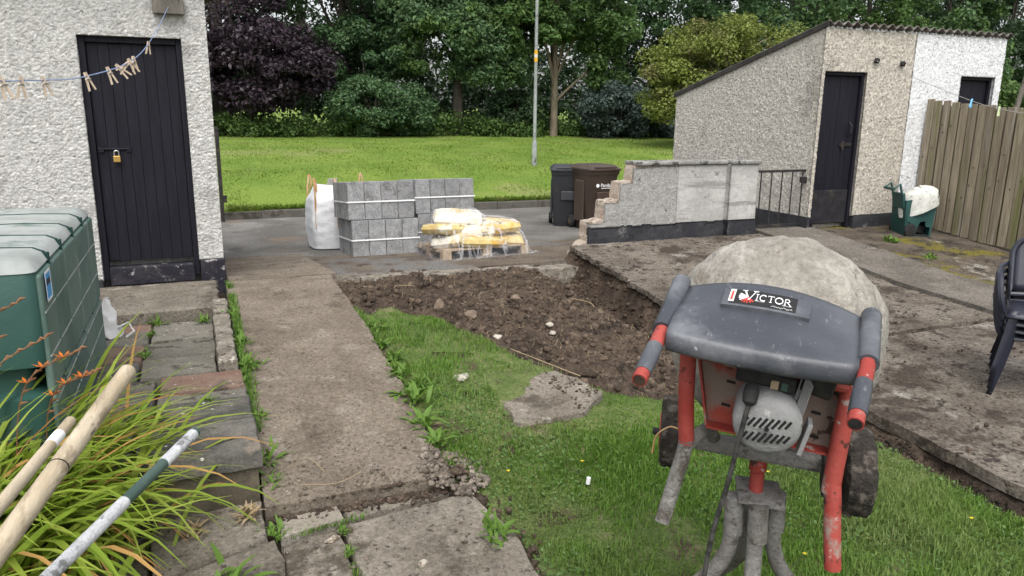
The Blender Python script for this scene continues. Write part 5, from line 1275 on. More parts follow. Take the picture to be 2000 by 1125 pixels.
# wheels caked in mud
for (c, wd_, rad) in ((q(-.245, 2.4, .565), .07, .118), (q(.302, 2.28, .575), .08, .132)):
    pr_ = [(.03, -wd_ / 2), (rad * .6, -wd_ / 2), (rad * .88, -wd_ / 2), (rad * .98, -wd_ * .42), (rad, -wd_ * .2), (rad, 0), (rad, wd_ * .2), (rad * .98, wd_ * .42), (rad * .88, wd_ / 2), (rad * .6, wd_ / 2), (.03, wd_ / 2)]
    n_ = 64; Vw = []
    for i, (r_, z_) in enumerate(pr_):
        for j in range(n_):
            a = 2 * math.pi * j / n_; f_ = 1 + (.09 * float(fbm(np.array(a * 7), np.array(z_ * 60), 4)) + .012 * math.sin(a * 22 + i) if r_ > rad * .8 else 0)
            Vw.append(Vector((r_ * f_ * math.cos(a), r_ * f_ * math.sin(a), z_ * (1 + .1 * float(fbm(np.array(a * 6), np.array(i * 1.), 8))))))
    Wm = Matrix.Translation(c) @ Matrix.Rotation(R(90), 4, 'Y') @ Matrix.Rotation(R(-6), 4, 'X')
    wh = MB().add([Wm @ p for p in Vw], [(i * n_ + j, i * n_ + (j + 1) % n_, (i + 1) * n_ + (j + 1) % n_, (i + 1) * n_ + j) for i in range(len(pr_) - 1) for j in range(n_)] + [tuple(range(n_))[::-1], tuple((len(pr_) - 1) * n_ + j for j in range(n_))]).build('wheel', 'rubber_mud', MX, smooth=True, angle=50)
    MB().lathe([(rad * .5, -wd_ / 2 - .004), (rad * .5, wd_ / 2 + .004)], 20, Wm).build('hub', 'mixer_red', wh)
MB().tube(catenary([q(-.2, 2.2, .66), q(-.235, 2.22, .655), q(-.275, 2.24, .61), q(-.285, 2.24, .55)], 6), .0026, 6).build('orange_twine', 'strap_tan', MX, smooth=True)
# ------------------------------------------------------------------ lamp post
LP = thing('lamp_post', 'tall thin grey lamp post standing in the grass field', 'lamp post', (7.68, 17.05, .27))
MB().tube([(0, 0, -.2), (0, 0, .55), (0, 0, .62)], [.062, .062, .045], 14).build('base_section', 'lamp_steel', LP, smooth=True, angle=40)
MB().tube([(0, 0, .6), (0.0, 0, 3.2), (0, 0, 6.2)], [.043, .038, .034], 14).build('shaft', 'lamp_steel', LP, smooth=True)
MB().tube([(0, 0, 6.15), (0, 0, 6.4), (-.3, -.4, 6.55), (-.6, -.8, 6.55)], .025, 10).build('bracket', 'lamp_steel', LP, smooth=True)
MB().box((-.75, -1.0, 6.53), (.2, .5, .12), (0, 0, R(-37))).build('lantern', 'lamp_steel', LP, bevel=.03)
MB().bb(-.03, .03, -.069, -.05, .1, .4).build('inspection_door', 'lamp_steel', LP, bevel=.005)
for z in (2.45, 2.62): MB().tube([(0, 0, z), (0, 0, z + .1)], .0425, 14).build('marker_band', 'lamp_band', LP, smooth=True)
MB().tube([(0, 0, 2.55), (0, 0, 2.62)], .0424, 14).build('number_plate', 'off_white', LP, smooth=True)

# ------------------------------------------------------------------ trees
def leaves(C_, rad, n, size, seed, flat=.7, droop=.35):
    """leaf quads round clump centres C_ (k,3); rad (k,)"""
    rg = np.random.default_rng(seed); k = len(C_)
    c = rg.integers(0, k, n); d = rg.normal(size=(n, 3)); d /= np.linalg.norm(d, axis=1)[:, None] + 1e-9
    rr = rad[c] * rg.uniform(.25, 1, n) ** .55
    P = C_[c] + d * rr[:, None] * np.array([1, 1, flat])
    nr = d * .5 + np.array([0, 0, .75]) + rg.normal(size=(n, 3)) * .55; nr /= np.linalg.norm(nr, axis=1)[:, None]
    t = np.cross(nr, rg.normal(size=(n, 3))); t /= np.linalg.norm(t, axis=1)[:, None] + 1e-9
    t[:, 2] -= droop * rg.uniform(0, 1, n); b = np.cross(nr, t)
    s = size * rg.uniform(.6, 1.3, n)[:, None]
    V = np.stack([P - t * s * .5, P + b * s * .3 + nr * s * .06, P + t * s * .6, P - b * s * .3 + nr * s * .06], 1).reshape(-1, 3)
    F = np.arange(n * 4).reshape(-1, 4)
    return V, F
def clumps(ells, seed):
    rg = np.random.default_rng(seed); C_, rd = [], []
    for (x, y, z, rx, ry, rz_, n, cr) in ells:
        d = rg.normal(size=(n, 3)); d /= np.linalg.norm(d, axis=1)[:, None]
        r_ = rg.uniform(.35, 1, n) ** .5
        C_.append(np.array([x, y, z]) + d * r_[:, None] * np.array([rx, ry, rz_])); rd.append(cr * rg.uniform(.6, 1.35, n))
    return np.concatenate(C_), np.concatenate(rd)
def tree(name, label, x, y, ells, lm, lsize, nleaf, trunk_r, trunk_h, seed, bark='bark_dark', group=None, cat='tree', nlimb=10, lean=(0, 0), flat=.7, limbs=()):
    zb = float(fieldz(np.array(y))) if y > 14.1 else -.1
    t = thing(name, label, cat, (x, y, zb), 0, group)
    C_, rd = clumps(ells, seed)
    V, F = leaves(C_, rd, nleaf, lsize, seed + 1, flat)
    npmesh('crown', V, F, lm, t)
    mb = MB(); rg = random.Random(seed)
    top = Vector((lean[0], lean[1], trunk_h)); pts = catenary([(0, 0, -.25), (lean[0] * .2, lean[1] * .2, trunk_h * .3), (lean[0] * .6 + rg.uniform(-.08, .08), lean[1] * .6, trunk_h * .66), top], 5)
    k = len(pts); mb.tube(pts, [trunk_r * (1.35 if i == 0 else 1.0) * (1 - .6 * i / (k - 1)) for i in range(k)], 12)
    order = list(range(len(C_))); rg.shuffle(order)
    for i in order[:nlimb]:
        c = Vector(C_[i]); f_ = rg.uniform(.35, .95); s = Vector(pts[int(f_ * (k - 1))]); mid = s.lerp(c, .5) + Vector((0, 0, .12 * (c - s).length))
        r_ = trunk_r * .42 * (1 - .5 * f_); mb.tube(catenary([s, mid, c], 4), [r_ * (1 - .8 * j / 8) for j in range(9)], 6)
    for L in limbs: mb.tube(catenary(L[0], 5), [L[1] * (1 - .75 * j / (5 * (len(L[0]) - 1))) for j in range(5 * (len(L[0]) - 1) + 1)], 8)
    mb.build('trunk', bark, t, smooth=True)
    return t
tree('copper_beech', 'dark purple copper beech beside the white outbuilding', 1.0, 26.2, [(-.3, 0, 5.2, 2.6, 2.2, 4.2, 120, .62), (1.2, -1.0, 2.1, 1.9, 1.4, 1.5, 60, .5), (2.2, -1.0, 1.9, 1.2, 1.0, .8, 30, .42), (-1.5, -.8, 2.0, 1.6, 1.4, 1.6, 36, .5)], 'beech_purple', .13, 52000, .3, 6, 3, nlimb=14)
tree('ash_tree', 'tall bluish green ash with drooping sprays left of the lamp post', 8.6, 25.6, [(-.2, .2, 5.6, 2.3, 2.0, 2.6, 80, .6), (-.9, -.8, 3.2, 1.5, 1.2, 1.5, 36, .5), (.8, -.8, 2.6, 1.2, 1.0, 1.0, 24, .45), (1.8, -.6, 2.2, .8, .8, .6, 14, .42)], 'leaf_ash', .125, 56000, .2, 6, 5, nlimb=12)
tree('maple_tree', 'tree with bare straight trunk right of the lamp post', 12.0, 25.0, [(.2, 0, 5.4, 2.4, 2.0, 2.2, 80, .6), (-1.2, -.5, 3.6, 1.3, 1.1, .9, 26, .45), (1.4, -.6, 3.9, 1.5, 1.1, 1.0, 30, .5), (1.7, -.6, 2.3, .7, .5, .6, 8, .35)], 'leaf_syc', .145, 42000, .15, 5.2, 7, bark='bark', nlimb=10,
     limbs=[([(0, 0, 1.15), (.5, -.2, 1.7), (1.3, -.4, 2.4), (2.2, -.6, 3.2)], .06), ([(0, 0, 2.1), (-.3, -.1, 2.7), (-.6, -.2, 3.5)], .05), ([(0, 0, 2.2), (.2, -.1, 3.0), (.3, 0, 3.8)], .06), ([(.9, -.3, 2.05), (1.5, -.4, 2.1), (2.2, -.5, 1.9)], .022), ([(.9, -.3, 2.05), (1.3, -.5, 2.7), (1.4, -.6, 3.3)], .022), ([(1.4, -.45, 2.5), (2.0, -.6, 2.6), (2.7, -.7, 2.5)], .02)])
tree('hawthorn_tree', 'yellowish green spreading tree behind the far outbuilding gable', 15.6, 20.0, [(-.5, 0, 2.3, 2.4, 1.8, 1.5, 95, .42), (1.4, .3, 2.9, 1.9, 1.6, 1.0, 50, .42), (-1.7, -.3, 1.6, 1.3, 1.1, .9, 34, .36), (0, .5, 3.3, 1.3, 1.2, .7, 20, .4)], 'leaf_yellow', .1, 44000, .13, 2.8, 9, bark='bark', nlimb=26)
tree('sloe_tree', 'dark green tree between the copper beech and the ash', 5.2, 28.0, [(0, 0, 4.8, 2.8, 2.2, 3.4, 120, .65), (.3, -1.2, 2.6, 2.0, 1.2, 1.4, 40, .5)], 'leaf_mid', .135, 48000, .22, 6, 11, nlimb=12)
tree('field_shrub', 'rounded mid green shrub under the dark trees at the field edge', 5.6, 24.9, [(0, 0, .95, 1.7, 1.1, .95, 60, .42), (1.0, -.1, .7, 1.0, .8, .6, 20, .36)], 'leaf_mid', .1, 22000, .07, 1.2, 13, cat='shrub', nlimb=8)
tree('grey_shrub', 'grey green dense shrub right of the bare trunk', 14.0, 24.0, [(0, 0, .95, 1.55, 1.1, .95, 70, .38), (1.5, .2, .6, 1.0, .8, .6, 26, .34)], 'leaf_grey', .11, 26000, .07, 1.2, 15, cat='shrub', nlimb=8)
tree('shade_shrub', 'low dark green shrub just left of the bare trunk', 10.7, 25.6, [(0, 0, .75, 1.1, .9, .8, 40, .36)], 'leaf_dark', .11, 11000, .05, .9, 19, cat='shrub', nlimb=6)
for i, (x, y, h, lm, lb) in enumerate([(20.0, 27.5, 5.6, 'leaf_mid', 'mid green tree rising behind the yellowish tree'), (24.5, 27.0, 6.2, 'leaf_ash', 'feathery green tree above the corner of the corrugated roof'),
                                       (29.0, 27.5, 6.0, 'leaf_syc', 'broad green tree above the middle of the corrugated roof'), (33.5, 27.0, 6.0, 'leaf_ash', 'feathery green tree above the bright white wall'),
                                       (38.0, 27.0, 6.2, 'leaf_dark', 'dark tree above the right end of the corrugated roof')]):
    tree('woodland_tree', lb, x, y, [(0, 0, h, 2.7, 2.2, 2.6, 80, .62), (.3, -.8, h - 2.6, 2.2, 1.5, 1.5, 40, .55)], lm, .175, 20000, .18, h, 31 + i, group='trees behind the corrugated roof')
tree('garden_shrub', 'green shrub beyond the right end of the corrugated roof', 14.6, 10.4, [(0, 0, 1.4, 1.3, 1.2, 1.1, 60, .36)], 'leaf_under', .09, 14000, .06, 1.4, 55, cat='shrub')
# darker wood behind, each tree its own
rg = random.Random(5)
wd = ['far left', 'second', 'third', 'fourth', 'fifth', 'sixth', 'seventh', 'eighth', 'ninth', 'tenth', 'eleventh', 'twelfth', 'last']
for i in range(12):
    x = -4 + i * 4.1 + rg.uniform(-.6, .6); y = 32 + rg.uniform(-.8, 1.2)
    gap = i in (3, 4, 5, 6)
    tree('backdrop_tree', 'dark backdrop tree of the wood, number %s from the white outbuilding rightwards' % ['one', 'two', 'three', 'four', 'five', 'six', 'seven', 'eight', 'nine', 'ten', 'eleven', 'twelve'][i], x, y,
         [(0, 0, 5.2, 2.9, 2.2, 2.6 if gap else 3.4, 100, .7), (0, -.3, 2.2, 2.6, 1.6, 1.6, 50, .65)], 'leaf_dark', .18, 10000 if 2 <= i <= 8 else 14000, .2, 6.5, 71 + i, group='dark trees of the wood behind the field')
# undergrowth along the field edge and dark brush behind it
rgn = np.random.default_rng(8)
n = 520; cx_ = rgn.uniform(-3, 26, n); cy_ = 24.6 + rgn.uniform(0, 1.2, n); hz = fieldz(cy_); cy_ = cy_ + 1.2 * np.exp(-((cx_ - 11.95) / .45) ** 2)
C_ = np.stack([cx_, cy_, hz + rgn.uniform(.05, .62, n) * (.6 + .6 * vn(cx_ * .7, cy_ * 0, 4))], -1)
V, F = leaves(C_, np.full(n, .3), 42000, .1, 9, .8)
tag(npmesh('undergrowth', V, F, 'leaf_under'), 'low green undergrowth along the far edge of the grass field', 'undergrowth', kind='stuff')
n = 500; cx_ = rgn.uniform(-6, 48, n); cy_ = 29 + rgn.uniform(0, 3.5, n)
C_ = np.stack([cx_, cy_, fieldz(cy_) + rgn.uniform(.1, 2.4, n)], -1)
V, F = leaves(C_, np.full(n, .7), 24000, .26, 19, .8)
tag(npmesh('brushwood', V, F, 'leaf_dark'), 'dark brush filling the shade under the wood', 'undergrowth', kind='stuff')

# ------------------------------------------------------------------ grass
def grassblades(P, L, lean, az, wd):
    n = len(P); d = np.stack([np.cos(az), np.sin(az), np.zeros(n)], -1); s = np.stack([-np.sin(az), np.cos(az), np.zeros(n)], -1) * wd[:, None]
    m_ = P + d * (L * np.sin(lean) * .35)[:, None] + np.array([0, 0, 1]) * (L * .62 * np.cos(lean * .6))[:, None]
    t = P + d * (L * np.sin(lean) * 1.0)[:, None] + np.array([0, 0, 1]) * (L * np.cos(lean))[:, None]
    V = np.stack([P - s, P + s, m_ + s * .8, m_ - s * .8, t], 1).reshape(-1, 3); b = np.arange(n) * 5
    return V, [np.stack([b, b + 1, b + 2, b + 3], -1), np.stack([b + 3, b + 2, b + 4], -1)]
rgn = np.random.default_rng(3)
n = 235000
x = rgn.uniform(1.02, 3.74, n); y = rgn.uniform(.6, 5.9, n) ; keepd = 1 - dug(x, y)
SLP = [(1.55, 4.26), (2.1, 4.22), (2.2, 3.82), (1.98, 3.6), (1.55, 3.56)]
def inpoly(x, y, P, k=.97):
    cx, cy = np.mean(P, 0); P = [(cx + (a - cx) * k, cy + (b - cy) * k) for a, b in P]; r = np.zeros(x.shape, bool)
    for i in range(len(P)):
        (xa, ya), (xb, yb) = P[i], P[i - 1]; r ^= ((ya > y) != (yb > y)) & (x < (xb - xa) * (y - ya) / (yb - ya) + xa)
    return r
slabm = inpoly(x, y, SLP)
ed = sstep(1.02, 1.2, x + .12 * fbm(y * 4, x * 0, 3) - np.where(y < 3.1, .12, 0))
patchy = np.clip(.72 + 1.9 * fbm(x * 1.6, y * 1.6, 14), .16, 1)
ok = (rgn.uniform(0, 1, n) < keepd * patchy * ed) & ~slabm & (x < np.where(y < 4.2, 3.56, 3.66) + .08 * fbm(y * 5, x * 0, 6))
x, y = x[ok], y[ok]; k = len(x)
h = .022 + .034 * np.clip(.5 + 1.2 * fbm(x * 2.2, y * 2.2, 15), 0, 1); L = h * rgn.uniform(.5, 1.5, k)
V, F = grassblades(np.stack([x, y, lawnz(x, y) - .004], -1), L, np.abs(rgn.normal(.55, .4, k)), rgn.uniform(0, 6.28, k) * .85 + 6 * vn(x * 2.5, y * 2.5, 2), rgn.uniform(.0018, .0036, k))
tag(npmesh('lawn_grass', V, F, 'grass'), 'patchy lawn grass round the cement mixer', 'grass', kind='stuff')
# grass and moss creeping out of the joints beside the path
n = 5200; s_ = rgn.integers(0, 2, n); y = np.where(s_ == 0, rgn.uniform(3.3, 6.4, n), rgn.uniform(3.3, 5.6, n)); x = np.where(s_ == 0, .172 + np.abs(rgn.normal(0, .022, n)), 1.03 + rgn.normal(0, .03, n))
ok = vn(y * 2.6, s_ * 9., 5) > .33; x, y = x[ok], y[ok]; k = len(x)
V, F = grassblades(np.stack([x, y, np.where(x < .6, pathz(y), lawnz(x, y)) - .006], -1), rgn.uniform(.015, .07, k), np.abs(rgn.normal(.7, .4, k)), rgn.uniform(0, 6.28, k), rgn.uniform(.0015, .004, k))
tag(npmesh('joint_grass', V, F, 'weed'), 'fine grass and moss in the joints along the path', 'grass', kind='stuff')
n = 2600; x = rgn.uniform(.2, 1.0, n); y = 3.0 + 5.8 * rgn.uniform(0, 1, n) ** 1.3; ok = vn(x * 5, y * 3, 31) > .45; x, y = x[ok], y[ok]; k = len(x)
V, F = pebbles(np.stack([x, y, pathz(y) + .001], -1), .0012 + .0048 * rgn.uniform(0, 1, k) ** 5, 12)
tag(npmesh('path_crumbs', V, F, 'clod'), 'soil crumbs strewn over the concrete path', 'soil', kind='stuff')
# sparse withered roots and tufts in the dug soil
n = 1100; x = rgn.uniform(1.05, 3.7, n); y = rgn.uniform(3.6, 7.2, n); ok = dug(x, y) > .5; x, y = x[ok], y[ok]; k = len(x)
V, F = grassblades(np.stack([x, y, lawnz(x, y)], -1), rgn.uniform(.02, .09, k), rgn.uniform(.9, 1.5, k), rgn.uniform(0, 6.28, k), rgn.uniform(.0008, .0018, k))
tag(npmesh('root_litter', V, F, 'dry_stem'), 'pale roots and straw bits strewn in the dug soil', 'litter', kind='stuff')
# clover and small broad leaves
n = 17000; x = rgn.uniform(1.0, 3.6, n); y = rgn.uniform(1.2, 4.2, n); ok = (dug(x, y) < .3) & (vn(x * 2.2, y * 2.2, 44) > .42) & ~((x > 1.52) & (x < 2.2) & (y > 3.5) & (y < 4.3)); x, y = x[ok], y[ok]; k = len(x)
C_ = np.stack([x, y, lawnz(x, y) + rgn.uniform(.005, .04, k)], -1)
V, F = leaves(C_, np.full(k, .008), k, .018, 4, .5, 0)
tag(npmesh('clover', V, F, 'clover'), 'small clover leaves among the lawn grass', 'clover', kind='stuff')
# field grass
n = 105000; y = 14.2 + (rgn.uniform(0, 1, n) ** 1.25) * 11; x = rgn.uniform(-1, 1, n) * 0 + rgn.uniform(.2, 26, n); ok = (x < 2 + (y - 0) * .95) & (x > -.5 + y * .02); x, y = x[ok], y[ok]; k = len(x)
V, F = grassblades(np.stack([x, y, fieldz(y) + .05 * fbm(x * .35, y * .35, 4) - .01], -1), (.018 + .03 * vn(x * 1.6, y * 1.6, 9) + .05 * (y < 14.4)) * rgn.uniform(.6, 1.4, k), np.abs(rgn.normal(.5, .35, k)), rgn.uniform(0, 6.28, k), rgn.uniform(.006, .011, k))
tag(npmesh('field_grass', V, F, 'grass_field'), 'bright mown grass of the field across the street', 'grass', kind='stuff')
n = 5000; x = rgn.uniform(.5, 12, n); y = 14.16 + np.abs(rgn.normal(0, .08, n))
V, F = grassblades(np.stack([x, y, fieldz(y)], -1), rgn.uniform(.05, .14, n), rgn.uniform(.5, 1.4, n), rgn.normal(-1.57, .8, n), rgn.uniform(.004, .008, n))
tag(npmesh('verge_grass', V, F, 'grass_field'), 'longer grass hanging over the kerb', 'grass', kind='stuff')

n = 2600; y = rgn.uniform(1.2, 4.3, n); x = 3.66 + rgn.normal(0, .05, n)
V, F = pebbles(np.stack([x, y, lawnz(x, y) + .002], -1), .005 + .02 * rgn.uniform(0, 1, n) ** 3, 19)
tag(npmesh('trench_soil', V, F, 'soil_dark'), 'dark damp soil in the gap along the concrete yard edge', 'soil', kind='stuff')
n = 1500; y = rgn.uniform(4.4, 7.35, n); x = rgn.uniform(3.3, 3.86, n)
V, F = pebbles(np.stack([x, y, lawnz(x, y) + .0], -1), .008 + .03 * rgn.uniform(0, 1, n) ** 3, 29)
tag(npmesh('bank_clods', V, F, 'soil'), 'crumbling clods on the cut bank under the concrete yard edge', 'soil', kind='stuff')
n = 900; x = rgn.uniform(1.55, 2.2, n); y = rgn.uniform(3.6, 4.25, n); ok = inpoly(x, y, SLP, .95) & (vn(x * 6, y * 6, 3) > .5); x, y = x[ok], y[ok]; k = len(x)
V, F = pebbles(np.stack([x, y, float(lawnz(np.array(1.8), np.array(3.9))) + .017 + .03 * (y - 3.9)], -1), .002 + .01 * rgn.uniform(0, 1, k) ** 3, 39)
tag(npmesh('slab_crumbs', V, F, 'clod'), 'soil crumbs and chips on the slab in the lawn', 'soil', kind='stuff')
# ------------------------------------------------------------------ soil clods, gravel, stones
n = 5200; x = rgn.uniform(1.03, 3.75, n); y = rgn.uniform(3.4, 7.4, n); ok = dug(x, y) > .35; x, y = x[ok], y[ok]; k = len(x)
V, F = pebbles(np.stack([x, y, lawnz(x, y) + .003], -1), .007 + .032 * rgn.uniform(0, 1, k) ** 4, 3)
tag(npmesh('soil_crumbs', V, F, 'clod'), 'loose clods of earth over the dug soil', 'soil', kind='stuff')
n = 520; a = rgn.uniform(0, 6.28, n); r_ = np.sqrt(rgn.uniform(0, 1, n)); x = 1.06 + .17 * r_ * np.cos(a); y = 3.26 + .2 * r_ * np.sin(a)
V, F = pebbles(np.stack([x, y, np.where(x < 1.02, pathz(y), np.maximum(lawnz(x, y), -.165)) + .004 + .022 * (1 - r_)], -1), .004 + .016 * rgn.uniform(0, 1, n) ** 2, 5)
tag(npmesh('gravel_heap', V, F, 'rubble'), 'small heap of grey gravel at the near end of the path', 'gravel', kind='stuff')
n = 900; x = np.concatenate([rgn.uniform(.22, 1.0, 450), rgn.uniform(.2, 1.1, 450)]); y = np.concatenate([3.22 + rgn.exponential(.12, 450), rgn.uniform(1.9, 3.18, 450)])
zz_ = np.where(y > 3.2, pathz(y), -.17)
V, F = pebbles(np.stack([x, y, zz_ + .002], -1), .0022 + .011 * rgn.uniform(0, 1, n) ** 5, 6)
tag(npmesh('gravel_crumbs', V, F, 'rubble'), 'grit scattered over the path end and the patio', 'gravel', kind='stuff')
n = 4200; x = rgn.uniform(3.8, 8.9, n); y = rgn.uniform(1.6, 7.3, n); ok = (vn(x * 1.5, y * 1.5, 8) > .45) & ~((x > 6.4) & (x < 7.36)); x, y = x[ok], y[ok]; k = len(x)
V, F = pebbles(np.stack([x, y, rz(y) + .004], -1), .003 + .014 * rgn.uniform(0, 1, k) ** 4, 8)
tag(npmesh('yard_crumbs', V, F, 'clod'), 'crumbs of soil scattered on the concrete yard', 'soil', kind='stuff')
n = 700; y = rgn.uniform(1.9, 3.2, n); x = 1.1 + rgn.normal(0, .05, n) + .02 * (y - 2)
V, F = pebbles(np.stack([x, y, np.full(n, -.2)], -1), .004 + .016 * rgn.uniform(0, 1, n) ** 3, 9)
tag(npmesh('edge_soil', V, F, 'clod'), 'crumbled soil between patio and lawn', 'soil', kind='stuff')
def lz(x, y): return float(lawnz(np.array(x), np.array(y)))
for (lb, x, y, s, m, sd, sc) in [
        ('rounded brown stone in the middle of the dug soil', 2.52, 5.92, .06, 'rock', 1, (1, .8, .8)), ('pale broken stone right of the middle of the dug soil', 2.5, 5.2, .04, 'whitestone', 2, (1, .8, .6)),
        ('pale stone fragment below the other pale one in the soil', 2.45, 5.05, .035, 'whitestone', 3, (1, .7, .5)), ('upright wedge of broken concrete at the lawn edge of the soil', 1.72, 5.62, .075, 'rock', 4, (.7, .6, 1)),
        ('flat brown stone beside the upright wedge in the soil', 1.95, 5.5, .07, 'rock', 5, (1.2, .8, .5)), ('small brown stone near the path in the dug soil', 1.28, 6.45, .045, 'rock', 6, (1.2, .8, .6)),
        ('grey stone at the grass edge below the flat stone', 1.98, 5.0, .045, 'whitestone', 7, (1.2, .8, .6)), ('rubbly pale stone half sunk in the lawn', 1.42, 4.2, .06, 'whitestone', 8, (1.3, .8, .35)),
        ('small pale stone on the patio near its mossy joint', .42, 2.93, .026, 'whitestone', 9, (1.5, .8, .5)), ('pale pebble near the bottom edge of the patio', .72, 2.62, .02, 'whitestone', 10, (1.2, .8, .6)),
        ('dark clod lying on the patio slab', .5, 2.97, .018, 'clod', 11, (1.2, .9, .6)), ('flat triangular stone by the path corner and gravel', 1.06, 3.42, .055, 'rock', 12, (1.1, .8, .3)),
        ('tilted rubble lump at the trench by the broken wall', 3.55, 6.9, .07, 'soil', 13, (1, .8, .7)), ('dark clod heap on the corner of the lawn slab', 2.35, 4.35, .075, 'soil_dark', 14, (1.4, .9, .45))]:
    zz_ = lz(x, y) if x > 1.0 else (-.172 if y < 3.2 else float(pathz(y)))
    stone('loose_stone' if 'clod' not in lb else 'soil_clod', lb, (x, y, zz_ + s * sc[2] * .45), s, m, sd, None, sc, 'stone' if 'clod' not in lb else 'clod')
n = 1500; x = rgn.uniform(.2, 1.12, n); y = 3.19 + rgn.normal(0, .03, n) + .05 * (x > .8) * rgn.uniform(-1, 1, n)
V, F = pebbles(np.stack([x, y, np.where(y > 3.2, -.115, -.165) - .002], -1), .003 + .013 * rgn.uniform(0, 1, n) ** 3, 49)
tag(npmesh('joint_soil', V, F, 'clod'), 'soil and grit gathered in the joint between path and patio', 'soil', kind='stuff')
n = 900; s_ = rgn.integers(0, 2, n); x = np.where(s_ == 0, .465 + rgn.normal(0, .008, n), .2 + rgn.uniform(0, .6, n)); y = np.where(s_ == 0, rgn.uniform(2.2, 3.02, n), 3.03 + rgn.normal(0, .012, n) + .09 * (x - .2)); ok = vn(x * 9, y * 9, 6) > .45; x, y = x[ok], y[ok]; k = len(x)
V, F = grassblades(np.stack([x, y, np.full(k, -.18)], -1), rgn.uniform(.01, .035, k), np.abs(rgn.normal(.6, .4, k)), rgn.uniform(0, 6.28, k), rgn.uniform(.0015, .003, k))
tag(npmesh('patio_moss', V, F, 'weed'), 'moss and fine grass in the patio joints', 'moss', kind='stuff')
# broken concrete edge pieces along the street side of the bed
rg = random.Random(3)
ke = thing('broken_concrete_edge', 'broken concrete edging between dug soil and street tarmac', 'edging', (0, 0, 0))
for i, (x0, x1) in enumerate(((1.1, 1.42), (1.43, 2.05), (2.06, 2.7), (2.71, 3.3), (3.31, 3.85))):
    dd = rg.uniform(-.04, .04)
    slabpoly([(x0, 7.22 + dd), (x1, 7.24 + dd + rg.uniform(-.03, .05)), (x1, 7.44), (x0, 7.44)], -.35, [-.005, -.02, -.03, -.04, -.06][i], 'edging_piece', 'kerb_old' if i else 'slab_grey', ke, 90 + i, .015)
# flat slab lying in the lawn
ls = slabpoly([(1.55, 4.26), (2.1, 4.22), (2.2, 3.82), (1.98, 3.6), (1.55, 3.56)], -.2, lambda x, y: lz(1.8, 3.9) + .016 + .03 * (y - 3.9), 'paving_slab', 'slab_grey', None, 71, .02)
tag(ls, 'flat grey concrete slab sunk in the lawn beside the dug soil', 'slab')
# propped loose slabs near the step
for (lb, pts, z0, z1, tl) in [('loose grey slab lying tilted below the raised step', [(-.28, 3.26), (.17, 3.3), (.16, 3.0), (-.27, 2.86)], -.26, -.135, (0, .06)), ('broken slab piece wedged in front of the tilted slab', [(-.27, 2.83), (.2, 2.98), (.21, 2.84), (-.24, 2.72)], -.26, -.15, (.02, .0))]:
    tag(slabpoly(pts, z0, z1, 'loose_slab', 'slab_grey', None, 81 + len(lb), .008, tl), lb, 'slab')
# ------------------------------------------------------------------ weeds
def weed(label, x, y, z, r_, n, seed, m='weed', up=.35):
    t = thing('weed', label, 'weed', (x, y, z), 0, 'weeds along paving edges'); rg = random.Random(seed); mb = MB()
    for i in range(int(n * 2.2)):
        az = rg.uniform(0, 6.28); V, F = blade((rg.gauss(0, r_ * .22), rg.gauss(0, r_ * .35), -.005), az, r_ * rg.uniform(.35, 1.15), (rg.uniform(20, 80), rg.uniform(30, 90)), r_ * rg.uniform(.06, .13), rg.uniform(-.4, .4), 6)
        MB().add(V, F).build('leaf', m, t, smooth=True)
    return t
W = [('broad leafed weed at the near end of the old kerb', .215, 4.55, .10, .11, 16), ('bright weed beside the old kerb, middle of its run', .19, 4.95, .135, .1, 16), ('weed tuft at the far end of the old kerb', .185, 5.5, .165, .09, 14),
     ('weed in the joint by the red paver and the path', .2, 4.3, .06, .07, 10), ('low weed at the side of the raised step slabs', .21, 3.95, .01, .08, 12), ('tall weed growing at the corner of the raised step', .215, 3.55, -.06, .1, 14),
     ('narrow weed at the foot of the raised step corner', .21, 3.38, -.1, .09, 12), ('dandelion like weed on the right path edge, nearest the camera', 1.03, 3.68, -.04, .12, 18), ('leafy weed on the right path edge by the lawn', 1.04, 3.95, .01, .13, 20),
     ('leafy weed further along the right path edge', 1.05, 4.25, .05, .11, 18), ('low spreading weed just beyond the leafy path edge ones', 1.07, 4.5, .06, .1, 16), ('grassy weed beside the path where the lawn narrows', 1.06, 4.75, .08, .09, 14), ('broad weed between the nearest path edge weed and the gravel', 1.05, 3.5, -.06, .1, 14), ('trailing weed on the lawn side of the path edge', 1.14, 4.1, .02, .1, 14), ('small weed where lawn meets dug soil by the path', 1.08, 5.1, .1, .1, 14), ('spiky weed at the patio and lawn border', 1.08, 2.72, -.165, .12, 14),
     ('spreading weed in front of the broken slab piece', -.02, 2.74, -.19, .15, 22), ('small weed between broken slab and patio', .21, 3.07, -.165, .07, 14), ('weed rooted at the step up to the padlocked door', -.33, 5.77, .09, .09, 14),
     ('weed in the corner by the old kerb and upper step', -.02, 5.74, .09, .08, 12), ('weed in the joint between the middle grey pavers', -.37, 4.98, .1, .06, 10), ('weed in the joint near the red paver by the tank', -.36, 5.42, .1, .06, 10),
     ('grassy weed joint across the raised step slabs', -.02, 4.055, .1, .05, 16), ('leafy weed growing from the far step slab joint', -.3, 3.85, .1, .12, 16), ('yellowish weed tuft on the mossy ground by the footpath', 7.65, 6.0, .015, .1, 16),
     ('pale grass weed before the broken green cart', 7.85, 6.7, .08, .13, 20), ('mossy weed in the patio joint', .468, 2.98, -.165, .04, 14), ('mossy weed further down the patio joint', .465, 2.8, -.165, .04, 14)]
for i, (lb, x, y, z, r_, n) in enumerate(W): weed(lb, x, y, z, r_, n, 200 + i)
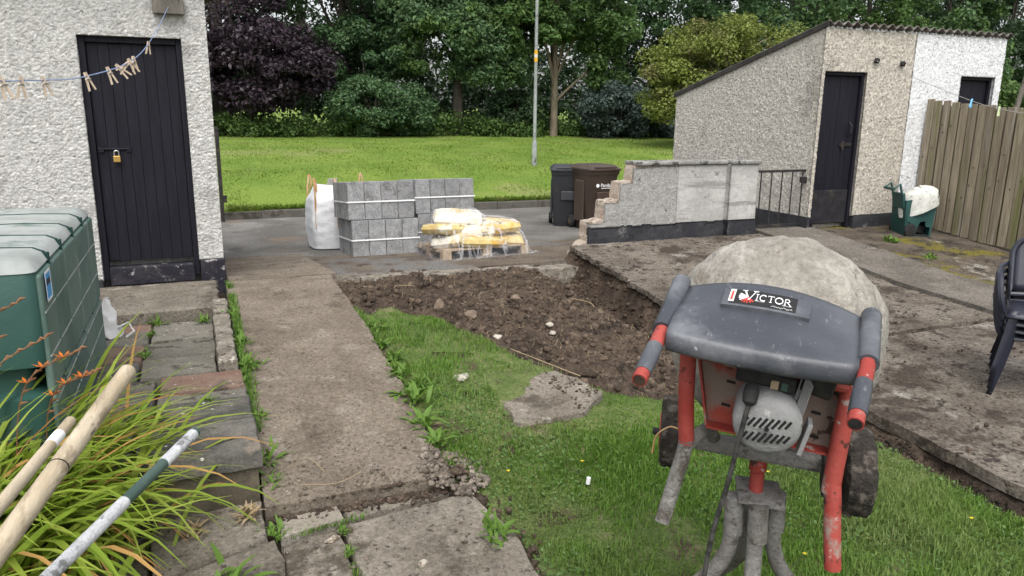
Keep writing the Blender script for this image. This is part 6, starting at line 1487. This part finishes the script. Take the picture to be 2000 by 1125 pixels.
# dry grass tufts and stems
for i, (lb, x, y, z) in enumerate([('dry straw tuft on the loose slab below the step', -.12, 3.12, -.125), ('dry straw tuft at the right end of the loose slab', .1, 3.18, -.12)]): weed(lb, x, y, z, .07, 26, 300 + i, 'dry_stem')
ds = MB()
for (a, b, c) in (((.3, 3.45, -.06), (.4, 3.5, -.05), (.46, 3.36, -.07)), ((.34, 3.3, -.085), (.5, 3.27, -.09), (.62, 3.32, -.08))): ds.tube(catenary([a, b, c], 5), .0014, 5)
tag(ds.build('dry_stem', 'dry_stem', None, smooth=True), 'thin dry stems lying on the near end of the path', 'stem')
tag(MB().tube([(1.92, 4.6, lz(1.92, 4.6) + .05), (2.2, 4.1, lz(2.2, 4.1) + .055)], .003, 6).build('straw_stalk', 'dry_stem', None), 'long pale stalk lying across the lawn slab corner', 'stalk')
for i, (lb, pts) in enumerate([('thin pale root curling out of the soil near the path', [(1.6, 6.5), (1.62, 6.62), (1.75, 6.48)]), ('pale root arching over the soil near the trench', [(3.1, 6.0), (3.2, 5.85), (3.15, 5.65)])]):
    P3 = [(a, b, lz(a, b) + .02 + .03 * (j == 1)) for j, (a, b) in enumerate(pts)]
    tag(MB().tube(catenary(P3, 6), .004, 6).build('pale_root', 'dry_stem', None, smooth=True), lb, 'root')
fl = MB()
for i in range(14):
    x, y = rgn.uniform(1.3, 3.3), rgn.uniform(1.8, 3.6)
    for k in range(6):
        a = k * 1.047; z = lz(x, y) + .045; fl.add([(x, y, z), (x + .006 * math.cos(a - .4), y + .006 * math.sin(a - .4), z + .004), (x + .011 * math.cos(a), y + .011 * math.sin(a), z + .005), (x + .006 * math.cos(a + .4), y + .006 * math.sin(a + .4), z + .004)], [(0, 1, 2, 3)])
tag(fl.build('yellow_flowers', 'petal_yellow', None), 'tiny yellow flowers dotted through the lawn', 'flowers', kind='stuff')
tag(MB().tube([(1.66, 2.98, lz(1.66, 2.98) + .03), (1.665, 2.98, lz(1.66, 2.98) + .065)], .011, 10).build('white_cap', 'white_paint', None, bevel=.002), 'small white plastic cap standing in the lawn', 'cap')
open('/tmp/cnt.txt', 'w').write(str(sum(len(o.data.loops) - 2 * len(o.data.polygons) for o in bpy.data.objects if o.type == 'MESH'))) if False else None
print('objects', len(bpy.data.objects), 'tris', sum(len(o.data.loops) - 2 * len(o.data.polygons) for o in bpy.data.objects if o.type == 'MESH'))
